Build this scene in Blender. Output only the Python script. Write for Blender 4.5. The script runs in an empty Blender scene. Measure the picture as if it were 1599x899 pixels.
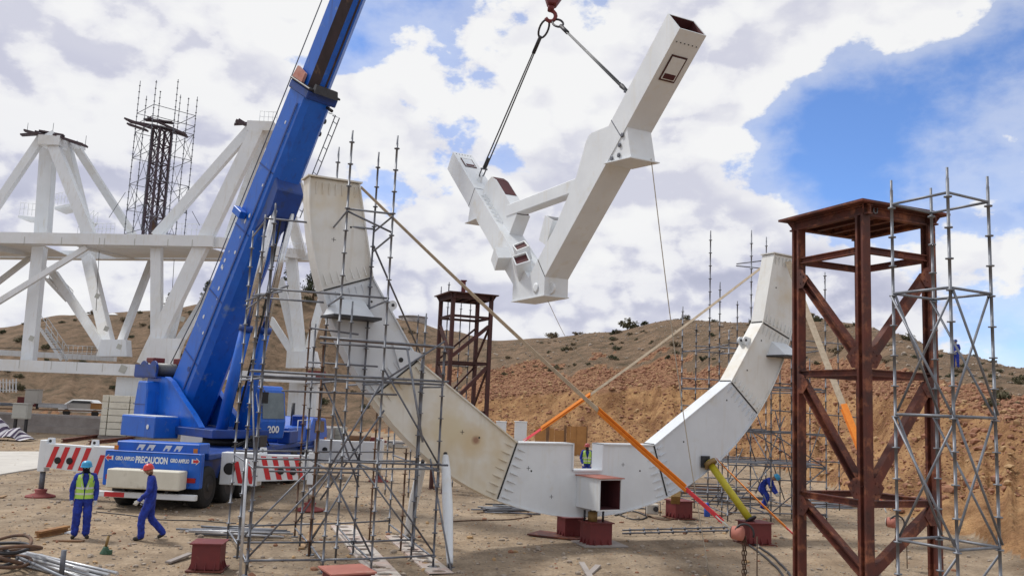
import bpy, bmesh, math, random
from mathutils import Vector, Matrix, Euler
from mathutils import noise as mnoise
R = math.radians
random.seed(7)
scene = bpy.context.scene
COL = scene.collection
# ------------------------------------------------------------------ camera
FPX, PITCH, ROLL, CAMH = 1337.8, .1345, .0423, 3.65
cam_d = bpy.data.cameras.new('camera'); cam = bpy.data.objects.new('camera', cam_d); COL.objects.link(cam)
cam_d.sensor_width = 36; cam_d.lens = 36 * FPX / 1599; cam_d.clip_end = 9000; cam_d.clip_start = .1
_F = Vector((0, math.cos(PITCH), math.sin(PITCH))); _U0 = Vector((0, -math.sin(PITCH), math.cos(PITCH))); _R0 = Vector((1, 0, 0))
_R = _R0 * math.cos(ROLL) + _U0 * math.sin(ROLL); _U = -_R0 * math.sin(ROLL) + _U0 * math.cos(ROLL)
_m = Matrix((_R, _U, -_F)).transposed().to_4x4(); _m.translation = (0, 0, CAMH); cam.matrix_world = _m
scene.camera = cam
EYE = Vector((0, 0, CAMH))
def ray(x, y): return _F + _R * ((x - 799.5) / FPX) + _U * ((449.5 - y) / FPX)
def P(x, y, Y):            # world point seen at photo pixel x,y at world distance Y
    r = ray(x, y); return EYE + r * (Y / r.y)
def G(x, y, z=0.):         # world point of that pixel on the level z
    r = ray(x, y); return EYE + r * ((z - CAMH) / r.z)
def hor(x): return 630 + .0423 * (x - 800)
# ------------------------------------------------------------------ light
SUN_EL, SUN_AZ = 56, -62           # azimuth from +Y towards +X
w = bpy.data.worlds.new('World'); scene.world = w; w.use_nodes = True
def sky_world():
    nt = w.node_tree; N = nt.nodes; L = nt.links
    for n in list(N): N.remove(n)
    def nd(t, **k):
        n = N.new(t)
        for a, b in k.items(): setattr(n, a, b)
        return n
    def math_(op, a, b=None, c=None, clamp=False):
        n = nd('ShaderNodeMath', operation=op); n.use_clamp = clamp
        for i, v in enumerate((a, b, c)):
            if v is None: continue
            if isinstance(v, (int, float)): n.inputs[i].default_value = v
            else: L.new(v, n.inputs[i])
        return n.outputs[0]
    def ramp(v, a, b):
        n = nd('ShaderNodeMapRange', interpolation_type='SMOOTHSTEP'); L.new(v, n.inputs[0])
        n.inputs[1].default_value = a; n.inputs[2].default_value = b
        return n.outputs[0]
    sky = nd('ShaderNodeTexSky', sky_type='NISHITA'); sky.sun_disc = False
    sky.sun_elevation = R(SUN_EL); sky.sun_rotation = R(SUN_AZ); sky.altitude = 2400; sky.air_density = 1.0; sky.dust_density = .4; sky.ozone_density = 2.2
    tc = nd('ShaderNodeTexCoord')
    sep = nd('ShaderNodeSeparateXYZ'); L.new(tc.outputs['Generated'], sep.inputs[0])
    def noise(off, sc, det, rg, zs, dist=0.):
        mp = nd('ShaderNodeMapping'); mp.inputs['Location'].default_value = off; mp.inputs['Scale'].default_value = (1, 1, zs); L.new(tc.outputs['Generated'], mp.inputs[0])
        n1 = nd('ShaderNodeTexNoise'); n1.inputs['Scale'].default_value = sc; n1.inputs['Detail'].default_value = det; n1.inputs['Roughness'].default_value = rg; n1.inputs['Distortion'].default_value = dist
        L.new(mp.outputs[0], n1.inputs['Vector']); return n1.outputs['Fac']
    def billow(v, k):           # rounded puffs out of a noise value
        return math_('MULTIPLY', math_('ABSOLUTE', math_('SUBTRACT', v, .5)), k)
    OFF = Vector((.31, .17, .4))
    def field(off, det):
        return math_('SUBTRACT', math_('MULTIPLY_ADD', noise(off, 3.0, det, .60, 1.8), 1.25, -.03), billow(noise(off, 10., max(1., det - 2), .56, 1.4), .70))
    f0 = field(OFF, 8.)
    f1 = field(OFF + Vector((.012, .0, -.055)), 4.)
    bias = None
    for (px, py, wd, am) in CLOUDS:
        d = ray(px, py).normalized()
        vm = nd('ShaderNodeVectorMath', operation='DOT_PRODUCT'); L.new(tc.outputs['Generated'], vm.inputs[0]); vm.inputs[1].default_value = d
        b = math_('MULTIPLY', ramp(vm.outputs['Value'], math.cos(wd), 1.), am)
        bias = b if bias is None else math_('ADD', bias, b)
    g0 = math_('ADD', f0, bias); g1 = math_('ADD', f1, bias)
    cov = ramp(g0, .39, .50)
    thick = ramp(g0, .47, .72)
    lit = ramp(math_('SUBTRACT', g0, g1), -.10, .10)
    streak = noise(Vector((1., 2., 3.)), 2.2, 3., .5, 5.)
    base = math_('MULTIPLY', ramp(sep.outputs[2], .42, .02), ramp(streak, .40, .60))
    sh = math_('SUBTRACT', math_('ADD', .64, math_('MULTIPLY', lit, .60)), math_('ADD', math_('MULTIPLY', thick, .24), math_('MULTIPLY', base, .42)), clamp=True)
    cr = nd('ShaderNodeValToRGB'); e = cr.color_ramp.elements
    e[0].position = 0; e[0].color = (.46, .48, .62, 1); e[1].position = 1; e[1].color = (1, 1, 1, 1)
    a = e.new(.35); a.color = (.66, .67, .79, 1)
    a = e.new(.62); a.color = (.90, .90, .94, 1)
    L.new(sh, cr.inputs[0])
    sc = nd('ShaderNodeMixRGB', blend_type='MULTIPLY'); sc.inputs[0].default_value = 1.; L.new(cr.outputs[0], sc.inputs[1]); sc.inputs[2].default_value = (CLOUD_LUM, CLOUD_LUM, CLOUD_LUM, 1)
    tint = nd('ShaderNodeMixRGB', blend_type='MULTIPLY'); tint.inputs[0].default_value = 1.; L.new(sky.outputs[0], tint.inputs[1]); tint.inputs[2].default_value = SKY_TINT
    veil = math_('MULTIPLY', ramp(g0, .12, .44), .42)
    mx = nd('ShaderNodeMixRGB'); L.new(math_('MAXIMUM', math_('MULTIPLY', cov, .985), veil), mx.inputs[0]); L.new(tint.outputs[0], mx.inputs[1]); L.new(sc.outputs[0], mx.inputs[2])
    bg = nd('ShaderNodeBackground'); bg.inputs[1].default_value = .12; L.new(mx.outputs[0], bg.inputs[0])
    out = nd('ShaderNodeOutputWorld'); L.new(bg.outputs[0], out.inputs[0])
CLOUD_LUM = 6.7; SKY_TINT = (.93, 1.10, 1.38, 1)
# banks and gaps of this sky: direction, angular width, amount
CLOUDS = [(1400, 190, .24, -.17), (1540, 130, .24, -.20), (1300, 240, .18, -.11), (1210, 150, .14, -.12), (690, 50, .14, -.22), (490, 45, .09, -.16), (560, 60, .06, -.08), (870, 85, .11, -.13), (640, 262, .09, -.13), (740, 262, .07, -.10), (1540, 570, .10, -.13), (820, 230, .05, -.07), (960, 10, .06, -.05),
          (120, 80, .36, .10), (740, 190, .16, .09), (610, 165, .10, .12), (1330, 370, .16, .13), (1150, 250, .10, .06), (940, 190, .22, .09), (1090, 95, .10, .15), (1200, 75, .09, .15), (1330, 40, .09, .19), (1450, 5, .07, .19), (1560, 290, .13, .26), (950, 420, .40, .10), (150, 330, .35, .08), (800, 20, .09, .12), (1080, 320, .15, .07)]
sky_world()
w.cycles.sampling_method = 'MANUAL'; w.cycles.sample_map_resolution = 512
sd = bpy.data.lights.new('sun', 'SUN'); sun = bpy.data.objects.new('sun', sd); COL.objects.link(sun)
sd.energy = 2.5; sd.angle = R(8); sd.color = (1, .955, .89)
_sv = Vector((math.sin(R(SUN_AZ)) * math.cos(R(SUN_EL)), math.cos(R(SUN_AZ)) * math.cos(R(SUN_EL)), math.sin(R(SUN_EL))))
sun.rotation_euler = _sv.to_track_quat('Z', 'Y').to_euler(); sun.location = (0, 0, 60)
vs = scene.view_settings; vs.view_transform = 'Standard'; vs.look = 'None'; vs.exposure = .20; vs.gamma = 1
scene.render.resolution_x = 1024; scene.render.resolution_y = 575
# ------------------------------------------------------------------ materials
MATS = {}
def pmat(name, c1, c2=None, scale=3., rough=.6, metal=0., bump=0., bscale=40., mix=(.35, .65), stain=None, sscale=.8, sth=(.58, .72), stretch=(1, 1, 1), spec=.5, trans=0., streak=None, spot=None):
    m = bpy.data.materials.new(name); m.use_nodes = True; MATS[name] = m
    nt = m.node_tree; N = nt.nodes; L = nt.links; b = N['Principled BSDF']
    b.inputs['Roughness'].default_value = rough; b.inputs['Metallic'].default_value = metal; b.inputs['Specular IOR Level'].default_value = spec
    if trans: b.inputs['Transmission Weight'].default_value = trans
    c2 = c2 or tuple(x * .8 for x in c1)
    tc = N.new('ShaderNodeTexCoord'); mp = N.new('ShaderNodeMapping'); mp.inputs['Scale'].default_value = stretch; L.new(tc.outputs['Object'], mp.inputs[0])
    n = N.new('ShaderNodeTexNoise'); n.inputs['Scale'].default_value = scale; n.inputs['Detail'].default_value = 4; n.inputs['Roughness'].default_value = .64; L.new(mp.outputs[0], n.inputs['Vector'])
    r = N.new('ShaderNodeValToRGB'); r.color_ramp.elements[0].position = mix[0]; r.color_ramp.elements[1].position = mix[1]
    r.color_ramp.elements[0].color = (*c2, 1); r.color_ramp.elements[1].color = (*c1, 1); L.new(n.outputs['Fac'], r.inputs[0])
    col = r.outputs[0]
    if stain:
        n2 = N.new('ShaderNodeTexNoise'); n2.inputs['Scale'].default_value = sscale; n2.inputs['Detail'].default_value = 4; n2.inputs['Roughness'].default_value = .66
        mp2 = N.new('ShaderNodeMapping'); mp2.inputs['Location'].default_value = (5.2, 1.3, 8.8); mp2.inputs['Scale'].default_value = stretch; L.new(tc.outputs['Object'], mp2.inputs[0]); L.new(mp2.outputs[0], n2.inputs['Vector'])
        mr = N.new('ShaderNodeMapRange'); L.new(n2.outputs['Fac'], mr.inputs[0]); mr.inputs[1].default_value = sth[0]; mr.inputs[2].default_value = sth[1]
        mm = N.new('ShaderNodeMixRGB'); L.new(mr.outputs[0], mm.inputs[0]); L.new(col, mm.inputs[1]); mm.inputs[2].default_value = (*stain, 1); col = mm.outputs[0]
    if streak:                     # thin rain-washed runs down the plate
        n4 = N.new('ShaderNodeTexNoise'); n4.inputs['Scale'].default_value = 1.; n4.inputs['Detail'].default_value = 3
        mp4 = N.new('ShaderNodeMapping'); mp4.inputs['Scale'].default_value = (5.5, 5.5, .55); L.new(tc.outputs['Object'], mp4.inputs[0]); L.new(mp4.outputs[0], n4.inputs['Vector'])
        mr4 = N.new('ShaderNodeMapRange'); L.new(n4.outputs['Fac'], mr4.inputs[0]); mr4.inputs[1].default_value = .56; mr4.inputs[2].default_value = .80; mr4.inputs[4].default_value = .75
        m4 = N.new('ShaderNodeMixRGB'); L.new(mr4.outputs[0], m4.inputs[0]); L.new(col, m4.inputs[1]); m4.inputs[2].default_value = (*streak, 1); col = m4.outputs[0]
    for (pt, rad_, sc_) in (spot or ()):   # burnt or rusty patches at a place on the object
        vd = N.new('ShaderNodeVectorMath'); vd.operation = 'DISTANCE'; L.new(tc.outputs['Object'], vd.inputs[0]); vd.inputs[1].default_value = pt
        ad = N.new('ShaderNodeMath'); ad.operation = 'MULTIPLY_ADD'; L.new(n.outputs['Fac'], ad.inputs[0]); ad.inputs[1].default_value = rad_ * 1.6; L.new(vd.outputs['Value'], ad.inputs[2])
        ms = N.new('ShaderNodeMapRange'); L.new(ad.outputs[0], ms.inputs[0]); ms.inputs[1].default_value = rad_ * 1.9; ms.inputs[2].default_value = rad_ * 1.05; ms.inputs[4].default_value = .85
        m5 = N.new('ShaderNodeMixRGB'); L.new(ms.outputs[0], m5.inputs[0]); L.new(col, m5.inputs[1]); m5.inputs[2].default_value = (*sc_, 1); col = m5.outputs[0]
    L.new(col, b.inputs['Base Color'])
    if bump:
        n3 = N.new('ShaderNodeTexNoise'); n3.inputs['Scale'].default_value = bscale; n3.inputs['Detail'].default_value = 2; L.new(mp.outputs[0], n3.inputs['Vector'])
        bp = N.new('ShaderNodeBump'); bp.inputs['Strength'].default_value = bump; bp.inputs['Distance'].default_value = .02; L.new(n3.outputs['Fac'], bp.inputs['Height']); L.new(bp.outputs[0], b.inputs['Normal'])
    rr = N.new('ShaderNodeMapRange'); L.new(n.outputs['Fac'], rr.inputs[0]); rr.inputs[3].default_value = max(.05, rough - .12); rr.inputs[4].default_value = min(1, rough + .12); L.new(rr.outputs[0], b.inputs['Roughness'])
    return m
WHITE = pmat('white_paint', (.70, .735, .765), (.645, .675, .705), 1.2, .5, stain=(.60, .58, .52), sscale=1.3, sth=(.58, .80), streak=(.63, .62, .58))
CREAM = pmat('weathered_white_paint', (.71, .72, .71), (.65, .655, .635), .9, .6, stain=(.58, .50, .36), sscale=.55, sth=(.54, .80), bump=.05, bscale=6, streak=(.55, .51, .44))
PALE = pmat('pale_grey_paint', (.63, .67, .715), (.58, .615, .66), 1.0, .55, stain=(.55, .54, .50), sscale=.9, sth=(.60, .80), streak=(.56, .56, .54))
TELE = pmat('telescope_white', (.72, .75, .78), (.66, .69, .72), .5, .6, stain=(.62, .61, .57), sscale=.5, sth=(.52, .8), streak=(.57, .55, .50))
GRIME = pmat('black_joint_grime', (.035, .035, .035), (.02, .02, .02), 8, .8)
RUST = pmat('rusty_brown_steel', (.140, .034, .020), (.055, .018, .014), 1.7, .72, stain=(.30, .105, .05), sscale=3.2, sth=(.52, .70), bump=.12, bscale=30)
RUSTD = pmat('dark_rusted_steel', (.085, .030, .026), (.05, .02, .018), 2.6, .8, bump=.1, bscale=30)
RUSTP = pmat('rusty_tube', (.16, .085, .05), (.09, .055, .04), 6, .8)
MAROON = pmat('maroon_primer', (.16, .022, .022), (.12, .016, .018), 3, .6, stain=(.20, .07, .05), sscale=2, sth=(.6, .8))
DARKRED = pmat('dark_red_primer_inside', (.085, .018, .02), (.06, .012, .016), 3, .75)
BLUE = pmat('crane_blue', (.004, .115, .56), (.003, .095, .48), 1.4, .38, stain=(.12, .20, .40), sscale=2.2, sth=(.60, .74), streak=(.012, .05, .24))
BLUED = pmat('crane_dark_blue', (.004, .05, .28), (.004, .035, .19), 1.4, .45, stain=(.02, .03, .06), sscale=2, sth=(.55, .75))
GREASE = pmat('black_grease', (.035, .022, .03), (.02, .014, .02), 5, .45, stain=(.16, .10, .06), sscale=3, sth=(.62, .75), stretch=(1, 1, .25))
CHROME = pmat('chrome_rod', (.62, .63, .64), (.5, .5, .52), 3, .25, 1.)
BLACK = pmat('black_rubber', (.022, .022, .023), (.015, .015, .016), 6, .8)
STEELD = pmat('dark_steel', (.06, .06, .065), (.04, .04, .045), 6, .55, .6)
GALV = pmat('galvanised_tube', (.225, .24, .27), (.15, .16, .185), 5, .5, .45, stain=(.13, .12, .12), sscale=3, sth=(.6, .75))
GALVD = pmat('dull_galvanised_tube', (.16, .168, .195), (.10, .105, .125), 5, .55, .4, stain=(.12, .08, .06), sscale=3, sth=(.6, .75))
ALU = pmat('bare_aluminium', (.55, .56, .58), (.42, .43, .45), 4, .4, .6)
YELLOW = pmat('yellow_paint', (.52, .46, .03), (.45, .38, .02), 3, .5, stain=(.3, .22, .06), sscale=2.4, sth=(.62, .78))
ORANGE = pmat('orange_webbing', (.78, .24, .02), (.66, .19, .015), 9, .75)
PINK = pmat('pink_webbing', (.70, .06, .08), (.6, .04, .06), 9, .75)
BEIGE = pmat('beige_webbing', (.47, .39, .29), (.36, .29, .21), 9, .85)
WOOD = pmat('rough_timber', (.36, .24, .13), (.26, .165, .085), 4, .8, stretch=(1, 1, 6), bump=.1, bscale=20)
WOODD = pmat('old_brown_timber', (.20, .11, .055), (.13, .07, .04), 4, .85, bump=.1, bscale=20)
PLYW = pmat('orange_plywood', (.40, .20, .065), (.33, .155, .05), 2, .75)
CONC = pmat('old_concrete', (.33, .30, .28), (.25, .22, .205), 1.2, .9, stain=(.19, .16, .15), sscale=.7, bump=.1, bscale=12)
CONCL = pmat('pale_concrete', (.52, .50, .46), (.44, .42, .39), .8, .9, stain=(.38, .35, .31), sscale=.7, bump=.08, bscale=12)
BALLAST = pmat('cream_ballast', (.68, .66, .57), (.60, .58, .49), 1.6, .75, stain=(.40, .37, .30), sscale=1.2)
RED = pmat('red_paint', (.58, .025, .03), (.5, .02, .025), 3, .5)
GREYBOX = pmat('grey_cabinet', (.42, .43, .40), (.37, .38, .355), 2, .5)
COVERALL = pmat('blue_coverall', (.016, .045, .36), (.009, .022, .20), 9, .85, bump=1., bscale=9, mix=(.38, .6))
HIVIS = pmat('hi_vis_green', (.42, .66, .10), (.34, .56, .08), 6, .75, bump=.15, bscale=14)
SILVER = pmat('silver_tape', (.62, .64, .60), (.55, .57, .53), 6, .35)
SKIN = pmat('skin', (.42, .24, .16), (.36, .20, .13), 6, .6)
DARKCLOTH = pmat('dark_cloth', (.025, .025, .035), (.018, .018, .025), 6, .9)
GLOVE = pmat('white_glove', (.62, .61, .57), (.52, .51, .47), 9, .85)
HELM_B = pmat('blue_helmet', (.03, .30, .55), (.025, .27, .5), 3, .3)
HELM_R = pmat('red_helmet', (.62, .035, .03), (.56, .03, .025), 3, .3)
HELM_M = pmat('dull_red_helmet', (.36, .05, .05), (.3, .04, .04), 3, .35)
BOOT = pmat('black_boot', (.03, .026, .024), (.02, .018, .016), 6, .7)
GLASS = pmat('tinted_glass', (.05, .06, .07), (.03, .04, .05), 2, .08)
GLASSL = pmat('pale_glass', (.14, .18, .20), (.09, .12, .14), 2, .08)
AMBER = pmat('amber_lens', (.6, .2, .02), (.5, .15, .02), 2, .3)
LENS = pmat('red_lens', (.35, .012, .015), (.3, .01, .012), 2, .25)
ROPE = pmat('pale_rope', (.5, .46, .38), (.4, .36, .3), 20, .9)
WIRE = pmat('steel_wire_rope', (.14, .145, .15), (.08, .085, .09), 30, .5, .5)
RUSTCH = pmat('rusty_chain', (.12, .07, .045), (.07, .045, .03), 12, .8, .3)
TARPW = pmat('white_tarp', (.60, .59, .62), (.5, .49, .53), 4, .8)
TARPB = pmat('dark_tarp', (.06, .04, .09), (.045, .03, .07), 4, .8)
GREENP = pmat('dark_green_paint', (.035, .10, .055), (.028, .08, .045), 4, .6)
BRASS = pmat('rusty_yellow_metal', (.30, .19, .06), (.2, .12, .04), 6, .6)
REDROCK = pmat('red_floor_pad', (.25, .05, .045), (.2, .04, .036), 3, .7)
BRICKP = pmat('faded_red_plate', (.42, .16, .12), (.36, .13, .10), 2.2, .75, stain=(.46, .28, .22), sscale=2)
# ------------------------------------------------------------------ mesh helpers
class MB:
    def __init__(s): s.v = []; s.f = []; s.mi = []; s.sm = []
    def add(s, vs, fs, mi=0, sm=False):
        o = len(s.v); s.v += [Vector(a) for a in vs]
        for f in fs: s.f.append([o + i for i in f]); s.mi.append(mi); s.sm.append(sm)
        return s
    def box(s, c, sz, rot=None, mi=0):
        hx, hy, hz = sz[0] / 2, sz[1] / 2, sz[2] / 2; c = Vector(c)
        vs = [Vector((x, y, z)) for z in (-hz, hz) for y in (-hy, hy) for x in (-hx, hx)]
        if rot is not None: vs = [rot @ a for a in vs]
        return s.add([c + a for a in vs], [(0, 2, 3, 1), (4, 5, 7, 6), (0, 1, 5, 4), (2, 6, 7, 3), (0, 4, 6, 2), (1, 3, 7, 5)], mi)
    def prism(s, poly, ext, mi=0, sm=False):
        n = len(poly); poly = [Vector(p) for p in poly]; ext = Vector(ext)
        s.add(poly + [p + ext for p in poly], [tuple(range(n))[::-1], tuple(range(n, 2 * n))] , mi)
        o = len(s.v) - 2 * n
        for i in range(n):
            j = (i + 1) % n; s.f.append([o + i, o + j, o + n + j, o + n + i]); s.mi.append(mi); s.sm.append(sm)
        return s
    def hexa(s, a, b, mi=0):      # two quads (4 pts each)
        return s.add(list(a) + list(b), [(3, 2, 1, 0), (4, 5, 6, 7), (0, 1, 5, 4), (1, 2, 6, 5), (2, 3, 7, 6), (3, 0, 4, 7)], mi)
    def beam(s, p0, p1, wd, ht=None, up=None, mi=0, w1=None, h1=None):
        p0 = Vector(p0); p1 = Vector(p1); ht = wd if ht is None else ht; w1 = wd if w1 is None else w1; h1 = ht if h1 is None else h1
        x, y = axes(p1 - p0, up)
        q = lambda p, a, b: [p - x * a / 2 - y * b / 2, p + x * a / 2 - y * b / 2, p + x * a / 2 + y * b / 2, p - x * a / 2 + y * b / 2]
        return s.hexa(q(p0, wd, ht), q(p1, w1, h1), mi)
    def ibeam(s, p0, p1, wd, ht, tw=.03, tf=.035, up=None, mi=0):
        p0 = Vector(p0); p1 = Vector(p1); x, y = axes(p1 - p0, up)
        a, b, t, f = wd / 2, ht / 2, tw / 2, tf
        pr = [(-a, -b), (a, -b), (a, -b + f), (t, -b + f), (t, b - f), (a, b - f), (a, b), (-a, b), (-a, b - f), (-t, b - f), (-t, -b + f), (-a, -b + f)]
        return s.prism([p0 + x * u + y * v for u, v in pr], p1 - p0, mi)
    def channel(s, p0, p1, wd, ht, t=.02, up=None, mi=0):
        p0 = Vector(p0); p1 = Vector(p1); x, y = axes(p1 - p0, up); a, b = wd / 2, ht / 2
        pr = [(-a, -b), (a, -b), (a, -b + t), (-a + t, -b + t), (-a + t, b - t), (a, b - t), (a, b), (-a, b)]
        return s.prism([p0 + x * u + y * v for u, v in pr], p1 - p0, mi)
    def angle(s, p0, p1, wd, t=.02, up=None, mi=0):
        p0 = Vector(p0); p1 = Vector(p1); x, y = axes(p1 - p0, up); a = wd / 2
        pr = [(-a, -a), (a, -a), (a, -a + t), (-a + t, -a + t), (-a + t, a), (-a, a)]
        return s.prism([p0 + x * u + y * v for u, v in pr], p1 - p0, mi)
    def tube(s, p0, p1, r, n=8, r1=None, mi=0, caps=True):
        p0 = Vector(p0); p1 = Vector(p1); r1 = r if r1 is None else r1; x, y = axes(p1 - p0)
        o = len(s.v)
        for p, q in ((p0, r), (p1, r1)):
            for i in range(n):
                a = 2 * math.pi * i / n; s.v.append(p + (x * math.cos(a) + y * math.sin(a)) * q)
        for i in range(n):
            j = (i + 1) % n; s.f.append([o + i, o + j, o + n + j, o + n + i]); s.mi.append(mi); s.sm.append(True)
        if caps:
            s.f.append([o + i for i in range(n)][::-1]); s.mi.append(mi); s.sm.append(False)
            s.f.append([o + n + i for i in range(n)]); s.mi.append(mi); s.sm.append(False)
        return s
    def path(s, pts, r, n=6, mi=0):
        pts = [Vector(p) for p in pts]; o = len(s.v); x, y = axes(pts[1] - pts[0])
        for k, p in enumerate(pts):
            d = (pts[min(k + 1, len(pts) - 1)] - pts[max(k - 1, 0)]).normalized()
            x = (x - d * x.dot(d)).normalized(); y = d.cross(x)
            for i in range(n):
                a = 2 * math.pi * i / n; s.v.append(p + (x * math.cos(a) + y * math.sin(a)) * r)
        for k in range(len(pts) - 1):
            for i in range(n):
                j = (i + 1) % n; s.f.append([o + k * n + i, o + k * n + j, o + (k + 1) * n + j, o + (k + 1) * n + i]); s.mi.append(mi); s.sm.append(True)
        s.f.append([o + i for i in range(n)][::-1]); s.mi.append(mi); s.sm.append(False)
        e = o + (len(pts) - 1) * n; s.f.append([e + i for i in range(n)]); s.mi.append(mi); s.sm.append(False)
        return s
    def lathe(s, c, prof, n=16, ax=(0, 0, 1), mi=0):   # prof: (radius, height)
        c = Vector(c); ax = Vector(ax).normalized(); x, y = axes(ax); o = len(s.v)
        for (r, h) in prof:
            for i in range(n):
                a = 2 * math.pi * i / n; s.v.append(c + ax * h + (x * math.cos(a) + y * math.sin(a)) * r)
        for k in range(len(prof) - 1):
            for i in range(n):
                j = (i + 1) % n; s.f.append([o + k * n + i, o + k * n + j, o + (k + 1) * n + j, o + (k + 1) * n + i]); s.mi.append(mi); s.sm.append(True)
        s.f.append([o + i for i in range(n)][::-1]); s.mi.append(mi); s.sm.append(False)
        e = o + (len(prof) - 1) * n; s.f.append([e + i for i in range(n)]); s.mi.append(mi); s.sm.append(False)
        return s
    def build(s, name, mat, parent=None, org=None, bevel=0., smooth=None):
        me = bpy.data.meshes.new(name)
        o0 = Vector(parent['_o']) if parent is not None else Vector(org if org is not None else (0, 0, 0))
        me.from_pydata([tuple(a - o0) for a in s.v], [], s.f)
        for m in (mat if isinstance(mat, (list, tuple)) else [mat]): me.materials.append(m)
        me.polygons.foreach_set('material_index', s.mi); me.polygons.foreach_set('use_smooth', [smooth if smooth is not None else b for b in s.sm])
        me.update()
        bm = bmesh.new(); bm.from_mesh(me); bmesh.ops.recalc_face_normals(bm, faces=bm.faces)
        if bevel: bmesh.ops.bevel(bm, geom=[e for e in bm.edges if e.is_manifold and e.calc_face_angle(0) > .5], offset=bevel, segments=1, affect='EDGES', clamp_overlap=True)
        bm.to_mesh(me); bm.free()
        o = bpy.data.objects.new(name, me); COL.objects.link(o)
        if parent is not None: o.parent = parent; o['_o'] = parent['_o']
        else: o.location = o0; o['_o'] = tuple(o0)
        return o
def axes(d, up=None):
    d = Vector(d).normalized(); up = Vector(up) if up is not None else (Vector((0, 0, 1)) if abs(d.z) < .92 else Vector((0, 1, 0)))
    x = d.cross(up)
    if x.length < 1e-4: x = d.cross(Vector((1, .2, 0)))
    x.normalize(); y = x.cross(d).normalized()
    return x, y
def thing(name, label, cat, loc=(0, 0, 0), group=None):
    o = bpy.data.objects.new(name, None); COL.objects.link(o); o.location = loc; o['_o'] = tuple(loc); o.empty_display_size = .3
    return tag(o, label, cat, group)
def tag(o, label, cat, group=None, kind=None):
    o['label'] = label; o['category'] = cat
    if group: o['group'] = group
    if kind: o['kind'] = kind
    return o
def struct(o): o['kind'] = 'structure'; return o
def lerp(a, b, t): return a + (b - a) * t
def V(*a): return Vector(a)
def text_mesh(name, txt, size, mat, parent, origin, xdir, ydir, depth=.004, bold=0., shear=0., cx=1.):
    cu = bpy.data.curves.new(name, 'FONT'); cu.body = txt; cu.size = size; cu.extrude = depth; cu.offset = bold; cu.align_x = 'CENTER'; cu.align_y = 'CENTER'; cu.shear = shear; cu.resolution_u = 3
    t = bpy.data.objects.new(name, cu); COL.objects.link(t)
    dg = bpy.context.evaluated_depsgraph_get(); dg.update()
    me = bpy.data.meshes.new_from_object(t.evaluated_get(dg)); bpy.data.objects.remove(t)
    xd = Vector(xdir).normalized(); yd = Vector(ydir).normalized(); zd = xd.cross(yd)
    o0 = Vector(parent['_o'])
    for v in me.vertices: v.co = Vector(origin) - o0 + xd * v.co.x * cx + yd * v.co.y + zd * v.co.z
    me.name = name; me.materials.clear(); me.materials.append(mat)
    o = bpy.data.objects.new(name, me); COL.objects.link(o); o.parent = parent; o['_o'] = parent['_o']
    return o
# ================================================================== terrain
TAB = [(-2600, 95, 118, 600, 150, 590), (-800, 95, 118, 575, 150, 560), (-300, 95, 116, 560, 140, 535), (0, 95, 115, 560, 140, 512), (100, 95, 115, 555, 140, 492), (250, 95, 115, 558, 140, 485), (340, 92, 112, 560, 140, 470), (400, 90, 110, 560, 135, 457), (480, 90, 110, 570, 140, 452), (560, 90, 110, 585, 140, 480), (640, 88, 104, 622, 140, 499), (700, 86, 102, 622, 138, 516), (780, 84, 95, 622, 130, 532), (850, 82, 92, 614, 128, 528), (950, 78, 88, 608, 124, 519), (1060, 72, 83, 604, 116, 499), (1160, 64, 75, 604, 106, 504), (1280, 46, 62, 614, 90, 497), (1340, 38, 56, 620, 80, 505), (1400, 32, 49, 620, 70, 521), (1493, 27, 43, 630, 61, 552), (1599, 23, 36, 666, 55, 575), (1800, 20, 29, 650, 50, 612), (2600, 20, 26, 690, 48, 680)]
def tab_at(x):
    if x <= TAB[0][0]: return TAB[0]
    for a, b in zip(TAB, TAB[1:]):
        if x <= b[0]:
            t = (x - a[0]) / (b[0] - a[0]); t = t * t * (3 - 2 * t) if b[0] - a[0] < 300 else t
            return tuple(lerp(p, q, t) for p, q in zip(a, b))
    return TAB[-1]
def fbm(x, y, z=0., o=4):
    s, a, f = 0, 1, 1
    for _ in range(o): s += a * mnoise.noise((x * f, y * f, z * f)); a *= .5; f *= 2.1
    return s
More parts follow.
